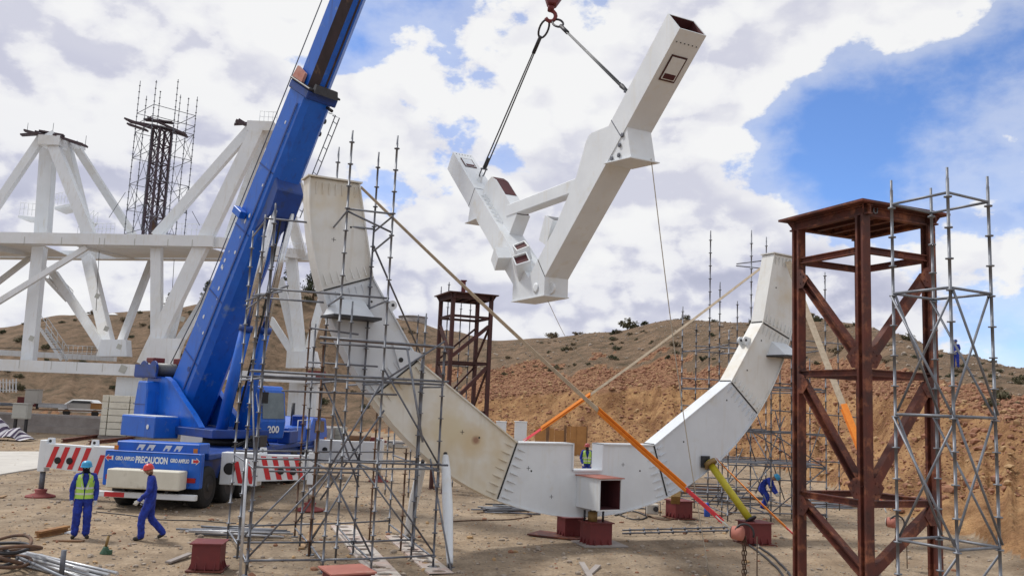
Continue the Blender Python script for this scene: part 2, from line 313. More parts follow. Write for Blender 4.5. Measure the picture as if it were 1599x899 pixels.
def terrain(x, y):
    """height, zone (0 pit floor, 1 cut face, 2 rubble, 3 scrub slope)"""
    d = math.hypot(x, y); base = .05 * fbm(x * .12, y * .12, 1.) + .02 * fbm(x * .7, y * .7, 5.)
    if y < 4 or d < 14: return base, 0.
    px = 799.5 + FPX * x / y
    if px < -3500 or px > 3500: return base, 0.
    _, toe, cd, cy, hd, hy = tab_at(px); k = y
    wob = .05 * fbm(px * .006, 3.) + .02 * fbm(px * .03, 7.)
    toe *= 1 + wob * .6; cd *= 1 + wob * .6
    hz = hor(px); cz = CAMH + (hz - cy) / FPX * cd; hz2 = CAMH + (hz - hy) / FPX * hd
    edge = 1.
    if abs(px - 800) > 1800: edge = max(0., 1 - (abs(px - 800) - 1800) / 1500)
    if k < toe: t = max(0., 1 - (toe - k) / 4.); return base + .25 * t * t, 0.
    if k < cd:
        soft = min(1., max(0., (px - 560) / 160))
        t = (k - toe) / (cd - toe); g = fbm(x * .35, y * .10, 2.) ; r = abs(fbm(px * .012, k * .06, 9.))
        s = t ** .8 * (1 - .25 * math.sin(math.pi * t)) + .0
        gul = max(0., .35 - abs(fbm(px * .02, 1.7, 0., 3))) ; z = .25 + (cz - .25) * s - gul * 1.5 * math.sin(math.pi * t) + (g * .32 + .5 * (r - .3)) * math.sin(math.pi * min(1, t * 1.0)) * (cz / 6)
        return z * edge, 1. if px > 640 + 40 * fbm(x * .1, y * .1) else 3.
    if k < hd:
        t = (k - cd) / (hd - cd); s = 1 - (1 - t) ** 1.35
        z = cz + (hz2 - cz) * s + .22 * fbm(x * .25, y * .25, 3.) * (1 - t) + .25 * fbm(x * .09, y * .09, 8.) * math.sin(math.pi * t)
        return z * edge, (2. if px > 640 and t < .28 + .30 * fbm(x * .12, y * .12, 4.) else 3.)
    t = (k - hd); return (hz2 - t * .03 - .00002 * t * t + .12 * fbm(x * .3, y * .3, 3.)) * edge if t < 300 else max(-4., (hz2 - 9 - 1.8 - (t - 300) * .04)) * edge, 3.
def build_ground():
    radii = []; r = 3.
    while r < 170: radii.append(r); r *= 1.0135 if r > 24 else 1.03
    while r < 6000: radii.append(r); r *= 1.25
    az = []; a = -180.
    while a < 180 - 1e-6: az.append(a); a += .2 if -36 <= a < 36 else 3.
    vs, zs = [], []
    for r in radii:
        for a in az:
            x, y = r * math.sin(R(a)), r * math.cos(R(a)); z, zn = terrain(x, y); vs.append((x, y, z)); zs.append(zn)
    vs.append((0, 0, 0)); zs.append(0.)
    n = len(az); fs = []
    for i in range(len(radii) - 1):
        for j in range(n):
            k = (j + 1) % n; fs.append((i * n + j, i * n + k, (i + 1) * n + k, (i + 1) * n + j))
    c = len(vs) - 1
    fs += [(c, (j + 1) % n, j) for j in range(n)]
    me = bpy.data.meshes.new('ground'); me.from_pydata(vs, [], fs)
    at = me.attributes.new('zone', 'FLOAT', 'POINT'); at.data.foreach_set('value', zs)
    me.polygons.foreach_set('use_smooth', [True] * len(fs)); me.update()
    bm = bmesh.new(); bm.from_mesh(me); bmesh.ops.recalc_face_normals(bm, faces=bm.faces); bm.to_mesh(me); bm.free()
    if me.polygons[0].normal.z < 0: me.flip_normals()
    o = bpy.data.objects.new('ground', me); COL.objects.link(o); me.materials.append(ground_mat()); return struct(o)
def ground_mat():
    m = bpy.data.materials.new('site_earth'); m.use_nodes = True; nt = m.node_tree; N = nt.nodes; L = nt.links; b = N['Principled BSDF']; b.inputs['Roughness'].default_value = .95; b.inputs['Specular IOR Level'].default_value = .15
    tc = N.new('ShaderNodeTexCoord')
    def noise(s, d=8, rg=.65, stretch=None):
        n = N.new('ShaderNodeTexNoise'); n.inputs['Scale'].default_value = s; n.inputs['Detail'].default_value = d; n.inputs['Roughness'].default_value = rg
        if stretch:
            mp = N.new('ShaderNodeMapping'); mp.inputs['Scale'].default_value = stretch; L.new(tc.outputs['Object'], mp.inputs[0]); L.new(mp.outputs[0], n.inputs['Vector'])
        else: L.new(tc.outputs['Object'], n.inputs['Vector'])
        return n.outputs['Fac']
    def ramp(v, *st):
        r = N.new('ShaderNodeValToRGB'); e = r.color_ramp.elements
        while len(e) < len(st): e.new(.5)
        for i, (p, c) in enumerate(st): e[i].position = p; e[i].color = (*c, 1)
        L.new(v, r.inputs[0]); return r.outputs[0]
    def mix(f, a, c, bt='MIX'):
        n = N.new('ShaderNodeMixRGB'); n.blend_type = bt
        if isinstance(f, float): n.inputs[0].default_value = f
        else: L.new(f, n.inputs[0])
        L.new(a, n.inputs[1]); L.new(c, n.inputs[2]); return n.outputs[0]
    def rng(v, a, c):
        n = N.new('ShaderNodeMapRange'); n.interpolation_type = 'SMOOTHSTEP'; L.new(v, n.inputs[0]); n.inputs[1].default_value = a; n.inputs[2].default_value = c; return n.outputs[0]
    at = N.new('ShaderNodeAttribute'); at.attribute_name = 'zone'; z = at.outputs['Fac']
    big = noise(.16, 2); mid = noise(1.1, 5, .7); fine = noise(11, 4, .72)
    floor = ramp(mid, (.28, (.215, .172, .130)), (.5, (.315, .254, .190)), (.72, (.41, .34, .262)))
    damp = ramp(big, (.34, (.70, .66, .62)), (.46, (.98, .97, .95)), (.66, (1.12, 1.06, .98)))
    floor = mix(1., floor, damp, 'MULTIPLY')
    vo = N.new('ShaderNodeTexVoronoi'); vo.inputs['Scale'].default_value = 13; L.new(tc.outputs['Object'], vo.inputs['Vector'])
    peb = ramp(vo.outputs['Distance'], (.08, (1.22, 1.2, 1.16)), (.26, (1., 1., 1.)), (.6, (.84, .83, .82)))
    floor = mix(.8, floor, peb, 'MULTIPLY')
    trk = ramp(noise(1., 3, .6, (.9, .12, 1)), (.38, (.78, .76, .74)), (.5, (1., 1., 1.)), (.64, (1.10, 1.09, 1.07)))
    floor = mix(.75, floor, trk, 'MULTIPLY')
    cut = ramp(noise(1.0, 5, .74, (1, .6, .38)), (.28, (.16, .084, .045)), (.45, (.275, .157, .080)), (.60, (.345, .212, .108)), (.78, (.42, .295, .17)))
    cut = mix(.9, cut, ramp(noise(.35, 3), (.36, (.64, .56, .50)), (.5, (1., .97, .93)), (.66, (1.22, 1.2, 1.12))), 'MULTIPLY')
    rub = ramp(noise(1.5, 5, .78), (.32, (.155, .076, .046)), (.5, (.26, .140, .080)), (.66, (.35, .215, .13)))
    scr = ramp(noise(.55, 5, .74), (.34, (.085, .066, .042)), (.5, (.165, .115, .076)), (.66, (.225, .155, .103)))
    col = mix(rng(z, .15, .75), floor, cut); col = mix(rng(z, 1.3, 1.8), col, rub); col = mix(rng(z, 2.25, 2.8), col, scr)
    col = mix(.5, col, ramp(fine, (.3, (.68, .66, .64)), (.7, (1.28, 1.26, 1.24))), 'MULTIPLY')
    L.new(col, b.inputs['Base Color'])
    bp = N.new('ShaderNodeBump'); bp.inputs['Strength'].default_value = .8; bp.inputs['Distance'].default_value = .06; L.new(fine, bp.inputs['Height'])
    b2 = N.new('ShaderNodeBump'); b2.inputs['Strength'].default_value = .6; b2.inputs['Distance'].default_value = .5; L.new(mid, b2.inputs['Height'])
    L.new(rng(z, .1, 1.), b2.inputs['Strength']); L.new(bp.outputs[0], b2.inputs['Normal']); L.new(b2.outputs[0], b.inputs['Normal'])
    return m
build_ground()
def tz(x, y): return terrain(x, y)[0]
ROCKM = [pmat('grey_stone', (.34, .29, .235), (.26, .21, .17), 3, .9), pmat('red_stone', (.31, .15, .088), (.22, .105, .062), 3, .9), pmat('ochre_stone', (.43, .29, .155), (.33, .205, .10), 3, .9)]
def stones(name, n, pick, mats, label):
    mb = MB(); rnd = random.Random(name)
    ico = [V(0, 0, 1), V(.89, 0, .45), V(.28, .85, .45), V(-.72, .53, .45), V(-.72, -.53, .45), V(.28, -.85, .45), V(.72, .53, -.45), V(-.28, .85, -.45), V(-.89, 0, -.45), V(-.28, -.85, -.45), V(.72, -.53, -.45), V(0, 0, -1)]
    IF = [(0, 1, 2), (0, 2, 3), (0, 3, 4), (0, 4, 5), (0, 5, 1), (1, 6, 2), (2, 7, 3), (3, 8, 4), (4, 9, 5), (5, 10, 1), (6, 7, 2), (7, 8, 3), (8, 9, 4), (9, 10, 5), (10, 6, 1), (11, 7, 6), (11, 8, 7), (11, 9, 8), (11, 10, 9), (11, 6, 10)]
    c = 0
    while c < n:
        q = pick(rnd)
        if q is None: continue
        x, y, s, mi = q; c += 1
        sx, sy, sz = s * rnd.uniform(.7, 1.4), s * rnd.uniform(.7, 1.4), s * rnd.uniform(.45, .9); ca = rnd.uniform(0, 6.28)
        o = V(x, y, tz(x, y) + sz * .35)
        mb.add([o + V((v.x * sx) * math.cos(ca) - v.y * sy * math.sin(ca), v.x * sx * math.sin(ca) + v.y * sy * math.cos(ca), v.z * sz) * rnd.uniform(.75, 1.2) for v in ico], IF, mi)
    o = mb.build(name, mats); tag(o, label, 'stones', kind='stuff')
def pk_floor(r):
    a = R(r.uniform(-34, 34)); d = 15 * (5.2 ** (r.random() ** 1.15)); x, y = d * math.sin(a), d * math.cos(a)
    if terrain(x, y)[1] > 0: return None
    s = .011 + .06 * r.random() ** 8 + .0004 * d
    return x, y, s, 0 if r.random() < .75 else (1 if r.random() < .6 else 2)
def pk_rub(r):
    a = R(r.uniform(-4, 34)); d = r.uniform(34, 125); x, y = d * math.sin(a), d * math.cos(a); zn = terrain(x, y)[1]
    if zn == 0 or (zn == 3 and r.random() < .93) or (zn == 1 and r.random() < .62): return None
    return x, y, .028 + .17 * r.random() ** 9 + .0005 * d, (1 if r.random() < .78 else 2) if zn != 3 else 0
stones('loose_ground_stones', 13000, pk_floor, ROCKM, 'loose pebbles and stones scattered over the beige site floor')
stones('hillside_rubble', 14000, pk_rub, ROCKM, 'reddish broken rubble covering the cut bank below the scrub slope')
# shrubs
LEAFM = [pmat('olive_leaf', (.115, .105, .052), (.07, .066, .034), 3, .8), pmat('dry_leaf', (.19, .145, .085), (.12, .095, .055), 3, .85), pmat('dark_leaf', (.06, .07, .03), (.036, .044, .02), 3, .8)]
def shrub_mesh(seed, n, mat, rx=1., rz=.75, leaf=.11):
    r = random.Random(seed); mb = MB(); cl = [(V(r.gauss(0, .38) * rx, r.gauss(0, .38) * rx, abs(r.gauss(.42, .22)) * rz), r.uniform(.16, .34)) for _ in range(11)]
    for i in range(n):
        c, cr = r.choice(cl); p = c + V(r.gauss(0, 1), r.gauss(0, 1), r.gauss(0, .8)) * cr * .6
        if p.z < .02: p.z = r.uniform(.02, .2)
        a = V(r.gauss(0, 1), r.gauss(0, 1), r.gauss(0, 1)).normalized(); b = a.cross(V(r.gauss(0, 1), r.gauss(0, 1), r.gauss(0, 1))).normalized(); s = leaf * r.uniform(.5, 1.3)
        mb.add([p - a * s, p + b * s * .5, p + a * s, p - b * s * .5], [(0, 1, 2, 3)])
    for _ in range(9):
        c, _q = r.choice(cl); mb.tube((0, 0, -.1), c, .018, 4, .006, caps=False)
    return mb
SHM = []
for i in range(6):
    o = shrub_mesh(40 + i, 620, None, 1, [.6, .75, .5, .9, .65, .8][i], [.10, .12, .10, .13, .11, .12][i]).build('shrub', LEAFM[i % 3]); SHM.append(o.data); bpy.data.objects.remove(o)
def put_shrub(px, Y, s, k, label, group):
    x = (px - 799.5) / FPX * Y
    o = bpy.data.objects.new('shrub', SHM[k % 6]); COL.objects.link(o); o.location = (x, Y, tz(x, Y) - .04); o.rotation_euler.z = random.uniform(0, 6.28); o.scale = (s * random.uniform(.85, 1.25), s, s * random.uniform(.8, 1.15))
    kd = ('olive green', 'dry tan', 'dark green')[k % 3]; sz = 'small' if s < .5 else 'broad' if s > .85 else 'mid-sized'
    tag(o, f'{sz} {kd} {label}', 'shrub', f'{sz} {kd} {group}')
rs = random.Random(11)
SL = 'desert shrub on the brown slope above the cut bank'
n = 0
while n < 130:
    px = rs.uniform(790, 1640); t = tab_at(px); k = rs.random()
    if (1215 < px < 1275) and rs.random() < .6: continue
    Y = t[2] + (t[4] - t[2]) * (.22 + .74 * k ** 1.3)
    put_shrub(px, Y, (.28 + .42 * rs.random() ** 2) * (1 if Y > 60 else .62), rs.randrange(6), SL, 'desert shrubs on the slope'); n += 1
for px, Y, s, k in [(868, 126, 1.2, 1), (985, 121, 1.5, 3), (1010, 119, .9, 5), (1075, 114, .9, 0), (905, 124, .8, 4), (1272, 88, .9, 1), (1550, 41, .55, 0), (1568, 42, .6, 3), (1460, 44, .45, 1)]:
    put_shrub(px, Y, s, k, SL, 'desert shrubs on the slope')
n = 0
SL2 = 'bush on the low hill behind the white truss'
while n < 84:
    px = rs.uniform(-10, 690); t = tab_at(px); Y = t[1] + (t[4] - t[1]) * (.12 + .88 * rs.random())
    put_shrub(px, Y, .45 + .8 * rs.random() ** 2, rs.randrange(6), SL2, 'bushes on the far low hill'); n += 1
# taller dark trees on the crest behind the crane
def tree(px, Y, h, seed, label):
    x = (px - 799.5) / FPX * Y; z = tz(x, Y); r = random.Random(seed); root = thing('pine_tree', label, 'tree', (x, Y, z - .1))
    mb = MB(); mb.tube((x, Y, z - .2), (x, Y, z + h * .8), .16, 7, .03)
    br = []
    for i in range(26):
        hh = h * (.12 + .86 * i / 26); a = r.uniform(0, 6.28); l = h * .34 * (1.06 - hh / h) * r.uniform(.6, 1.2) + .15; p = V(x + math.cos(a) * l, y_ := Y + math.sin(a) * l, z + hh + l * .25); mb.tube((x, Y, z + hh * .95), p, .035, 4, .01, caps=False); br.append((V(x, Y, z + hh), p))
    mb.build('trunk', WOODD, root)
    cb = MB()
    for i in range(2600):
        a, b = r.choice(br); p = a.lerp(b, r.uniform(.25, 1.1)) + V(r.gauss(0, .2), r.gauss(0, .2), r.gauss(0, .2))
        u = V(r.gauss(0, 1), r.gauss(0, 1), r.gauss(0, 1)).normalized(); v = u.cross(V(r.gauss(0, 1), r.gauss(0, 1), r.gauss(0, 1))).normalized(); s = r.uniform(.08, .19)
        cb.add([p - u * s, p + v * s * .5, p + u * s, p - v * s * .5], [(0, 1, 2, 3)])
    cb.build('crown', LEAFM[2], root)
tree(449, 128, 6.2, 1, 'slim dark evergreen on the hill crest, beside the lift rods of the crane'); tree(488, 130, 5.4, 2, 'dark evergreen on the crest by the tall left end of the curved girder')
tree(325, 132, 4.0, 3, 'bushy dark evergreen on the crest behind the white truss and the pale roofed shed'); tree(268, 135, 3.4, 4, 'small dark evergreen on the low hill crest beside a white truss post')
# ================================================================== curved half-ring girder
RA, RO = .5088, 8.3118
RU = V(math.cos(RA), math.sin(RA), 0); RN = V(math.sin(RA), -math.cos(RA), 0); RC = V(2.3153, 24, 5.3434 + CAMH); RZ = V(0, 0, 1); RT = .5
def rp(u, v, k=0.): return RC + RU * u + RZ * v + RN * k
TH = [.3452, .8757, 1.2184, 1.5509]; RI = [6.72, 6.80, 6.98, 7.05]
girder = thing('curved_girder', 'huge white half-ring steel girder standing on maroon stools, open side up', 'girder', rp(0, -RO - .6))
def pol(t, r): return (r * math.sin(t), -r * math.cos(t))
def off_poly(pts, d):           # shrink towards centroid of each edge pair (simple inset of band ends)
    return pts
def ring_segment(t0, t1, r0, r1, mat, notch=False):
    n = 10; eps = .003 if not notch else .003
    g = .006
    ta, tb = t0 + g / RO, t1 - g / RO
    outer = [pol(lerp(ta, tb, i / n), RO) for i in range(n + 1)]
    inn = [pol(tb, r1), pol(ta, r0)]
    if notch:
        zi = inn[0][1]; inn = [inn[0], (.45, zi), (.45, zi - .72), (-.50, zi - .72), (-.50, zi), inn[1]]
    def shrink(pts, d):     # move the outer arc in and the inner edge out for the recessed web
        o = [pol(lerp(ta, tb, i / n), RO - d) for i in range(n + 1)]
        if notch: i_ = [(inn[0][0], inn[0][1] - d), (.45 + d, inn[1][1] - d), (.45 + d, inn[2][1] - d), (-.50 - d, inn[3][1] - d), (-.50 - d, inn[4][1] - d), (inn[5][0], inn[5][1] - d)]
        else: i_ = [pol(tb, r1 + d), pol(ta, r0 + d)]
        return o + i_
    seg = MB()
    seg.prism([rp(u, v, -.045) for u, v in shrink(None, .02)], -RN * (RT - .09))
    web = seg.build('girder_segment', mat, girder)
    # flanges: outer curved plate, inner straight plate(s), end plates
    fo = MB()
    for i in range(n):
        a0, a1 = lerp(ta, tb, i / n), lerp(ta, tb, (i + 1) / n)
        q = [pol(a0, RO), pol(a1, RO), pol(a1, RO - .03), pol(a0, RO - .03)]
        fo.hexa([rp(u, v, 0) for u, v in q], [rp(u, v, -RT) for u, v in q])
    fo.build('outer_flange', mat, web)
    fi = MB()
    ip = inn[::-1]
    for (u0, v0), (u1, v1) in zip(ip, ip[1:]):
        d = (V(u1, v1, 0) - V(u0, v0, 0)).normalized(); nn = V(d.y, -d.x, 0) * .035
        q = [(u0, v0), (u1, v1), (u1 + nn.x, v1 + nn.y), (u0 + nn.x, v0 + nn.y)]
        fi.hexa([rp(u, v, .012) for u, v in q], [rp(u, v, -RT - .012) for u, v in q])
    fi.build('inner_flange', mat, web)
    # row of stiffener fins beside each joint
    for t, r, sg in ((t0, r0, 1), (t1, r1, -1)):
        if abs(t) > 1.5: r_list = [r + .12 + j * .16 for j in range(7)]
        else: r_list = [r + .16 + j * (RO - r - .3) / 6 for j in range(7)]
        tr = -1 if t < 0 else 1
        for rr in r_list:
            a, b_ = t + sg * .012, t + sg * (.012 + .30 / RO)
            fm = MB(); p0, p1 = pol(a, rr), pol(b_, rr + .004)
            pd = V(p1[0] - p0[0], p1[1] - p0[1], 0); nn = V(-pd.y, pd.x, 0).normalized() * .010
            q = [rp(p0[0] - nn.x, p0[1] - nn.y, -.046), rp(p0[0] + nn.x, p0[1] + nn.y, -.046), rp(p0[0] + nn.x, p0[1] + nn.y, .03), rp(p0[0] - nn.x, p0[1] - nn.y, .03)]
            q2 = [rp(p1[0] - nn.x, p1[1] - nn.y, -.046), rp(p1[0] + nn.x, p1[1] + nn.y, -.046), rp(p1[0] + nn.x, p1[1] + nn.y, -.030), rp(p1[0] - nn.x, p1[1] - nn.y, -.030)]
            fm.hexa(q, q2); fm.build('stiffener', mat, web)
    return web
_o = rp(0, -RO - .6)
STAINED = pmat('stained_white_paint', (.75, .735, .68), (.69, .67, .60), .9, .6, stain=(.60, .50, .33), sscale=.5, sth=(.48, .72), streak=(.57, .52, .42), spot=((tuple(rp(-3.55, -6.35, -.04) - _o), .42, (.60, .48, .30)), (tuple(rp(-3.5, -6.3, -.04) - _o), .11, (.26, .12, .07)), (tuple(rp(-4.3, -6.0, -.04) - _o), .5, (.63, .55, .38))))
SEGM = {-4: CREAM, -3: PALE, -2: STAINED, 0: WHITE, 2: PALE, 3: CREAM, 4: CREAM}
segs = {}
for i in (3, 2, 1): segs[-i - 1] = ring_segment(-TH[i], -TH[i - 1], RI[i], RI[i - 1], SEGM[-i - 1])
segs[0] = ring_segment(-TH[0], TH[0], RI[0], RI[0], WHITE, True)
for i in (1, 2, 3): segs[i + 1] = ring_segment(TH[i - 1], TH[i], RI[i - 1], RI[i], SEGM[i + 1])
for i, t in enumerate(TH[:3]):
    for s in (-1, 1):
        mb = MB(); a, b = pol(s * t, RI[i] - .02), pol(s * t, RO - .05)
        mb.beam(rp(a[0], a[1], -RT / 2), rp(b[0], b[1], -RT / 2), RT - .04, .034, up=V(0, 0, 1) if abs(math.sin(t)) > .3 else RU)
        mb.build('bolted_joint', GRIME, girder)
        # backing: the joint gap also drawn by end plates either side
for s in (-1, 1):
    mb = MB(); t = TH[3]; a, b = pol(s * t, RI[3] - .05), pol(s * t, RO + .05)
    q = [(a[0], a[1] + .01), (b[0], b[1] + .01), (b[0], b[1] + .045), (a[0], a[1] + .045)]
    mb.hexa([rp(u, v, .05) for u, v in q], [rp(u, v, -RT - .05) for u, v in q]); mb.build('end_plate', CREAM, girder)
# wedge shelf brackets
for s, uu in ((-1, -7.12), (1, 7.30)):
    v0 = -3.45; br = MB(); hw = .62 if s < 0 else .50
    br.add([rp(uu - hw, v0, -.05), rp(uu + hw, v0, -.05), rp(uu + hw * .72, v0, .60), rp(uu - hw * .72, v0, .60), rp(uu - hw * .6, v0 + .45, -.05), rp(uu + hw * .6, v0 + .45, -.05)],
           [(0, 1, 2, 3), (3, 2, 5, 4), (0, 3, 4), (1, 5, 2), (0, 4, 5, 1)])
    b = br.build('shelf_bracket', PALE, girder)
    sp = MB(); sp.hexa([rp(uu - hw * 1.08, v0 - .06, -.04), rp(uu + hw * 1.08, v0 - .06, -.04), rp(uu + hw * .95, v0 - .06, .72), rp(uu - hw * .95, v0 - .06, .72)],
                       [rp(uu - hw * 1.08, v0 - .004, -.04), rp(uu + hw * 1.08, v0 - .004, -.04), rp(uu + hw * .95, v0 - .004, .72), rp(uu - hw * .95, v0 - .004, .72)]); sp.build('shelf_plate', STEELD, b)
    # lug eye on the inner flange
    t = s * 1.10; u, v = pol(t, 6.86); lg = MB(); c = V(u, v, 0); inw = V(-math.sin(t), math.cos(t), 0); al = V(math.cos(t), math.sin(t), 0)
    for kk in (-.12, -.34):
        pts = [c + al * .17, c - al * .17]
        for i in range(9):
            a = math.pi * i / 8; pts.append(c + inw * .17 + (-al * math.cos(a) + inw * math.sin(a)) * .12)
        lg.prism([rp(p.x, p.y, kk) for p in pts], -RN * .05)
    lo = lg.build('lifting_lug', WHITE, girder); h = MB(); cc = c + inw * .18; h.tube(rp(cc.x, cc.y, -.105), rp(cc.x, cc.y, -.405), .04, 12); h.build('lug_pin', STEELD, lo)
# small triangular bracket with pin hole on the left arm
tb = MB(); tb.prism([rp(-5.95, -4.0, -.05), rp(-5.05, -4.22, -.05), rp(-5.72, -4.62, -.05)], RN * .09); o = tb.build('pin_bracket', PALE, girder); h = MB(); h.tube(rp(-5.72, -4.38, .02), rp(-5.72, -4.38, .055), .06, 12); h.build('pin_hole', GRIME, o)
# box crossing the foot of the ring
def ring_box():
    z0, z1, hw, k0, k1 = -RO + .30, -RO + 1.12, .36, -.04, 1.05
    root = MB(); t = .03
    for (ua, ub, va, vb) in ((-hw, -hw + t, z0, z1), (hw - t, hw, z0, z1), (-hw + t, hw - t, z0, z0 + t), (-hw + t, hw - t, z1 - t, z1)):
        root.hexa([rp(ua, va, k0), rp(ub, va, k0), rp(ub, vb, k0), rp(ua, vb, k0)], [rp(ua, va, k1), rp(ub, va, k1), rp(ub, vb, k1), rp(ua, vb, k1)])
    b = root.build('foot_box', WHITE, girder)
    m = MB(); hw2 = hw - t - .004
    for (ua, ub, va, vb) in ((-hw2, -hw2 + .01, z0 + .034, z1 - .034), (hw2 - .01, hw2, z0 + .034, z1 - .034), (-hw2 + .012, hw2 - .012, z0 + .034, z0 + .044), (-hw2 + .012, hw2 - .012, z1 - .044, z1 - .034)):
        m.hexa([rp(ua, va, k0), rp(ub, va, k0), rp(ub, vb, k0), rp(ua, vb, k0)], [rp(ua, va, k1 - .03), rp(ub, va, k1 - .03), rp(ub, vb, k1 - .03), rp(ua, vb, k1 - .03)])
    m.build('inner_lining', DARKRED, b)
    c = MB(); q = [(-hw - .05, z1 + .006), (hw + .05, z1 + .006), (hw + .05, z1 + .03), (-hw - .05, z1 + .03)]
    c.hexa([rp(u, v, k0) for u, v in q], [rp(u, v, k1 + .06) for u, v in q]); c.build('cover_plate', BRICKP, b)
ring_box()
# painted centre marks on the webs
for (u, v) in ((-3.9, -6.1), (-7.6, -1.6), (-.55 - .6, -7.75), (1.2, -6.9), (-1.9, -7.0), (-6.6, -2.0)):
    m = MB(); m.beam(rp(u - .055, v, -.043), rp(u + .055, v, -.043), .004, .011); m.beam(rp(u, v - .055, -.0405), rp(u, v + .055, -.0405), .004, .011, up=RU); m.build('survey_mark', GRIME, girder)
# rusty burn spot on the third left segment and bolt holes
for k, (t, r) in enumerate([(-1.4, 7.3), (-1.14, 7.2), (-.98, 7.15), (-.8, 7.1), (-.5, 7.1), (-.25, 7.3), (.25, 7.3), (.5, 7.1), (.8, 7.1), (.98, 7.15), (1.14, 7.2), (1.4, 7.3)]):
    u, v = pol(t, r); m = MB(); m.lathe(rp(u, v, -.0435), [(.028, 0), (.024, .003)], 10, RN); m.build('bolt_hole', GRIME, girder)
# ================================================================== hanging V frame
VG = 1.109; VW = V(math.cos(VG), -math.sin(VG), 0); VN = V(-math.sin(VG), -math.cos(VG), 0); VJ = V(.713, 22, 2.836 + CAMH); VB = .87; VS, VT = .626, .677
def vp(p, q, k=0.): return VJ + VW * p + V(0, 0, q) + VN * k
def arm(L, off, k, side):      # along-arm coordinate, outward offset
    sb, cb = math.sin(VB), math.cos(VB); p = L * sb + off * cb; q = L * cb - off * sb
    return vp(p * side, q, k)
vfr = thing('vee_frame', 'white V-shaped box-beam frame hanging in mid-air from the crane slings', 'steel frame', vp(0, -.12))
base = [(-.876, -.12), (.876, -.12), (.876, .33), (.472, .808), (0, .41), (-.472, .808), (-.876, .33)]
b = MB(); b.prism([vp(p, q, VT / 2) for p, q in base], -VN * VT); bo = b.build('vee_base', WHITE, vfr)
bp = MB(); bp.hexa([vp(-.90, -.15, VT / 2 + .03), vp(.90, -.15, VT / 2 + .03), vp(.90, -.15, -VT / 2 - .03), vp(-.90, -.15, -VT / 2 - .03)], [vp(-.90, -.124, VT / 2 + .03), vp(.90, -.124, VT / 2 + .03), vp(.90, -.124, -VT / 2 - .03), vp(-.90, -.124, -VT / 2 - .03)]); bp.build('base_plate', WHITE, bo)
for s in (-1, 1):
    for (kk) in (VT / 2 - .16,):
        m = MB(); c = V(.93 * s, .06, 0); pts = [V(.876 * s, -.11, 0), V(.876 * s, .20, 0)] + [c + V(s * math.sin(a) * .14, math.cos(a) * .14, 0) for a in [math.pi * i / 8 for i in range(9)]]
        m.prism([vp(p.x, p.y, kk) for p in pts], -VN * .06); lo = m.build('lug_ear', WHITE, bo)
        h = MB(); h.tube(vp(.95 * s, .06, kk + .004), vp(.95 * s, .06, kk - .064), .06, 12); h.build('lug_hole', PALE, lo)
m = MB(); m.lathe(vp(.45, .09, VT / 2 + .002), [(.13, 0), (.13, .02), (.07, .022)], 18, VN); m.build('cover_disc', WHITE, bo)
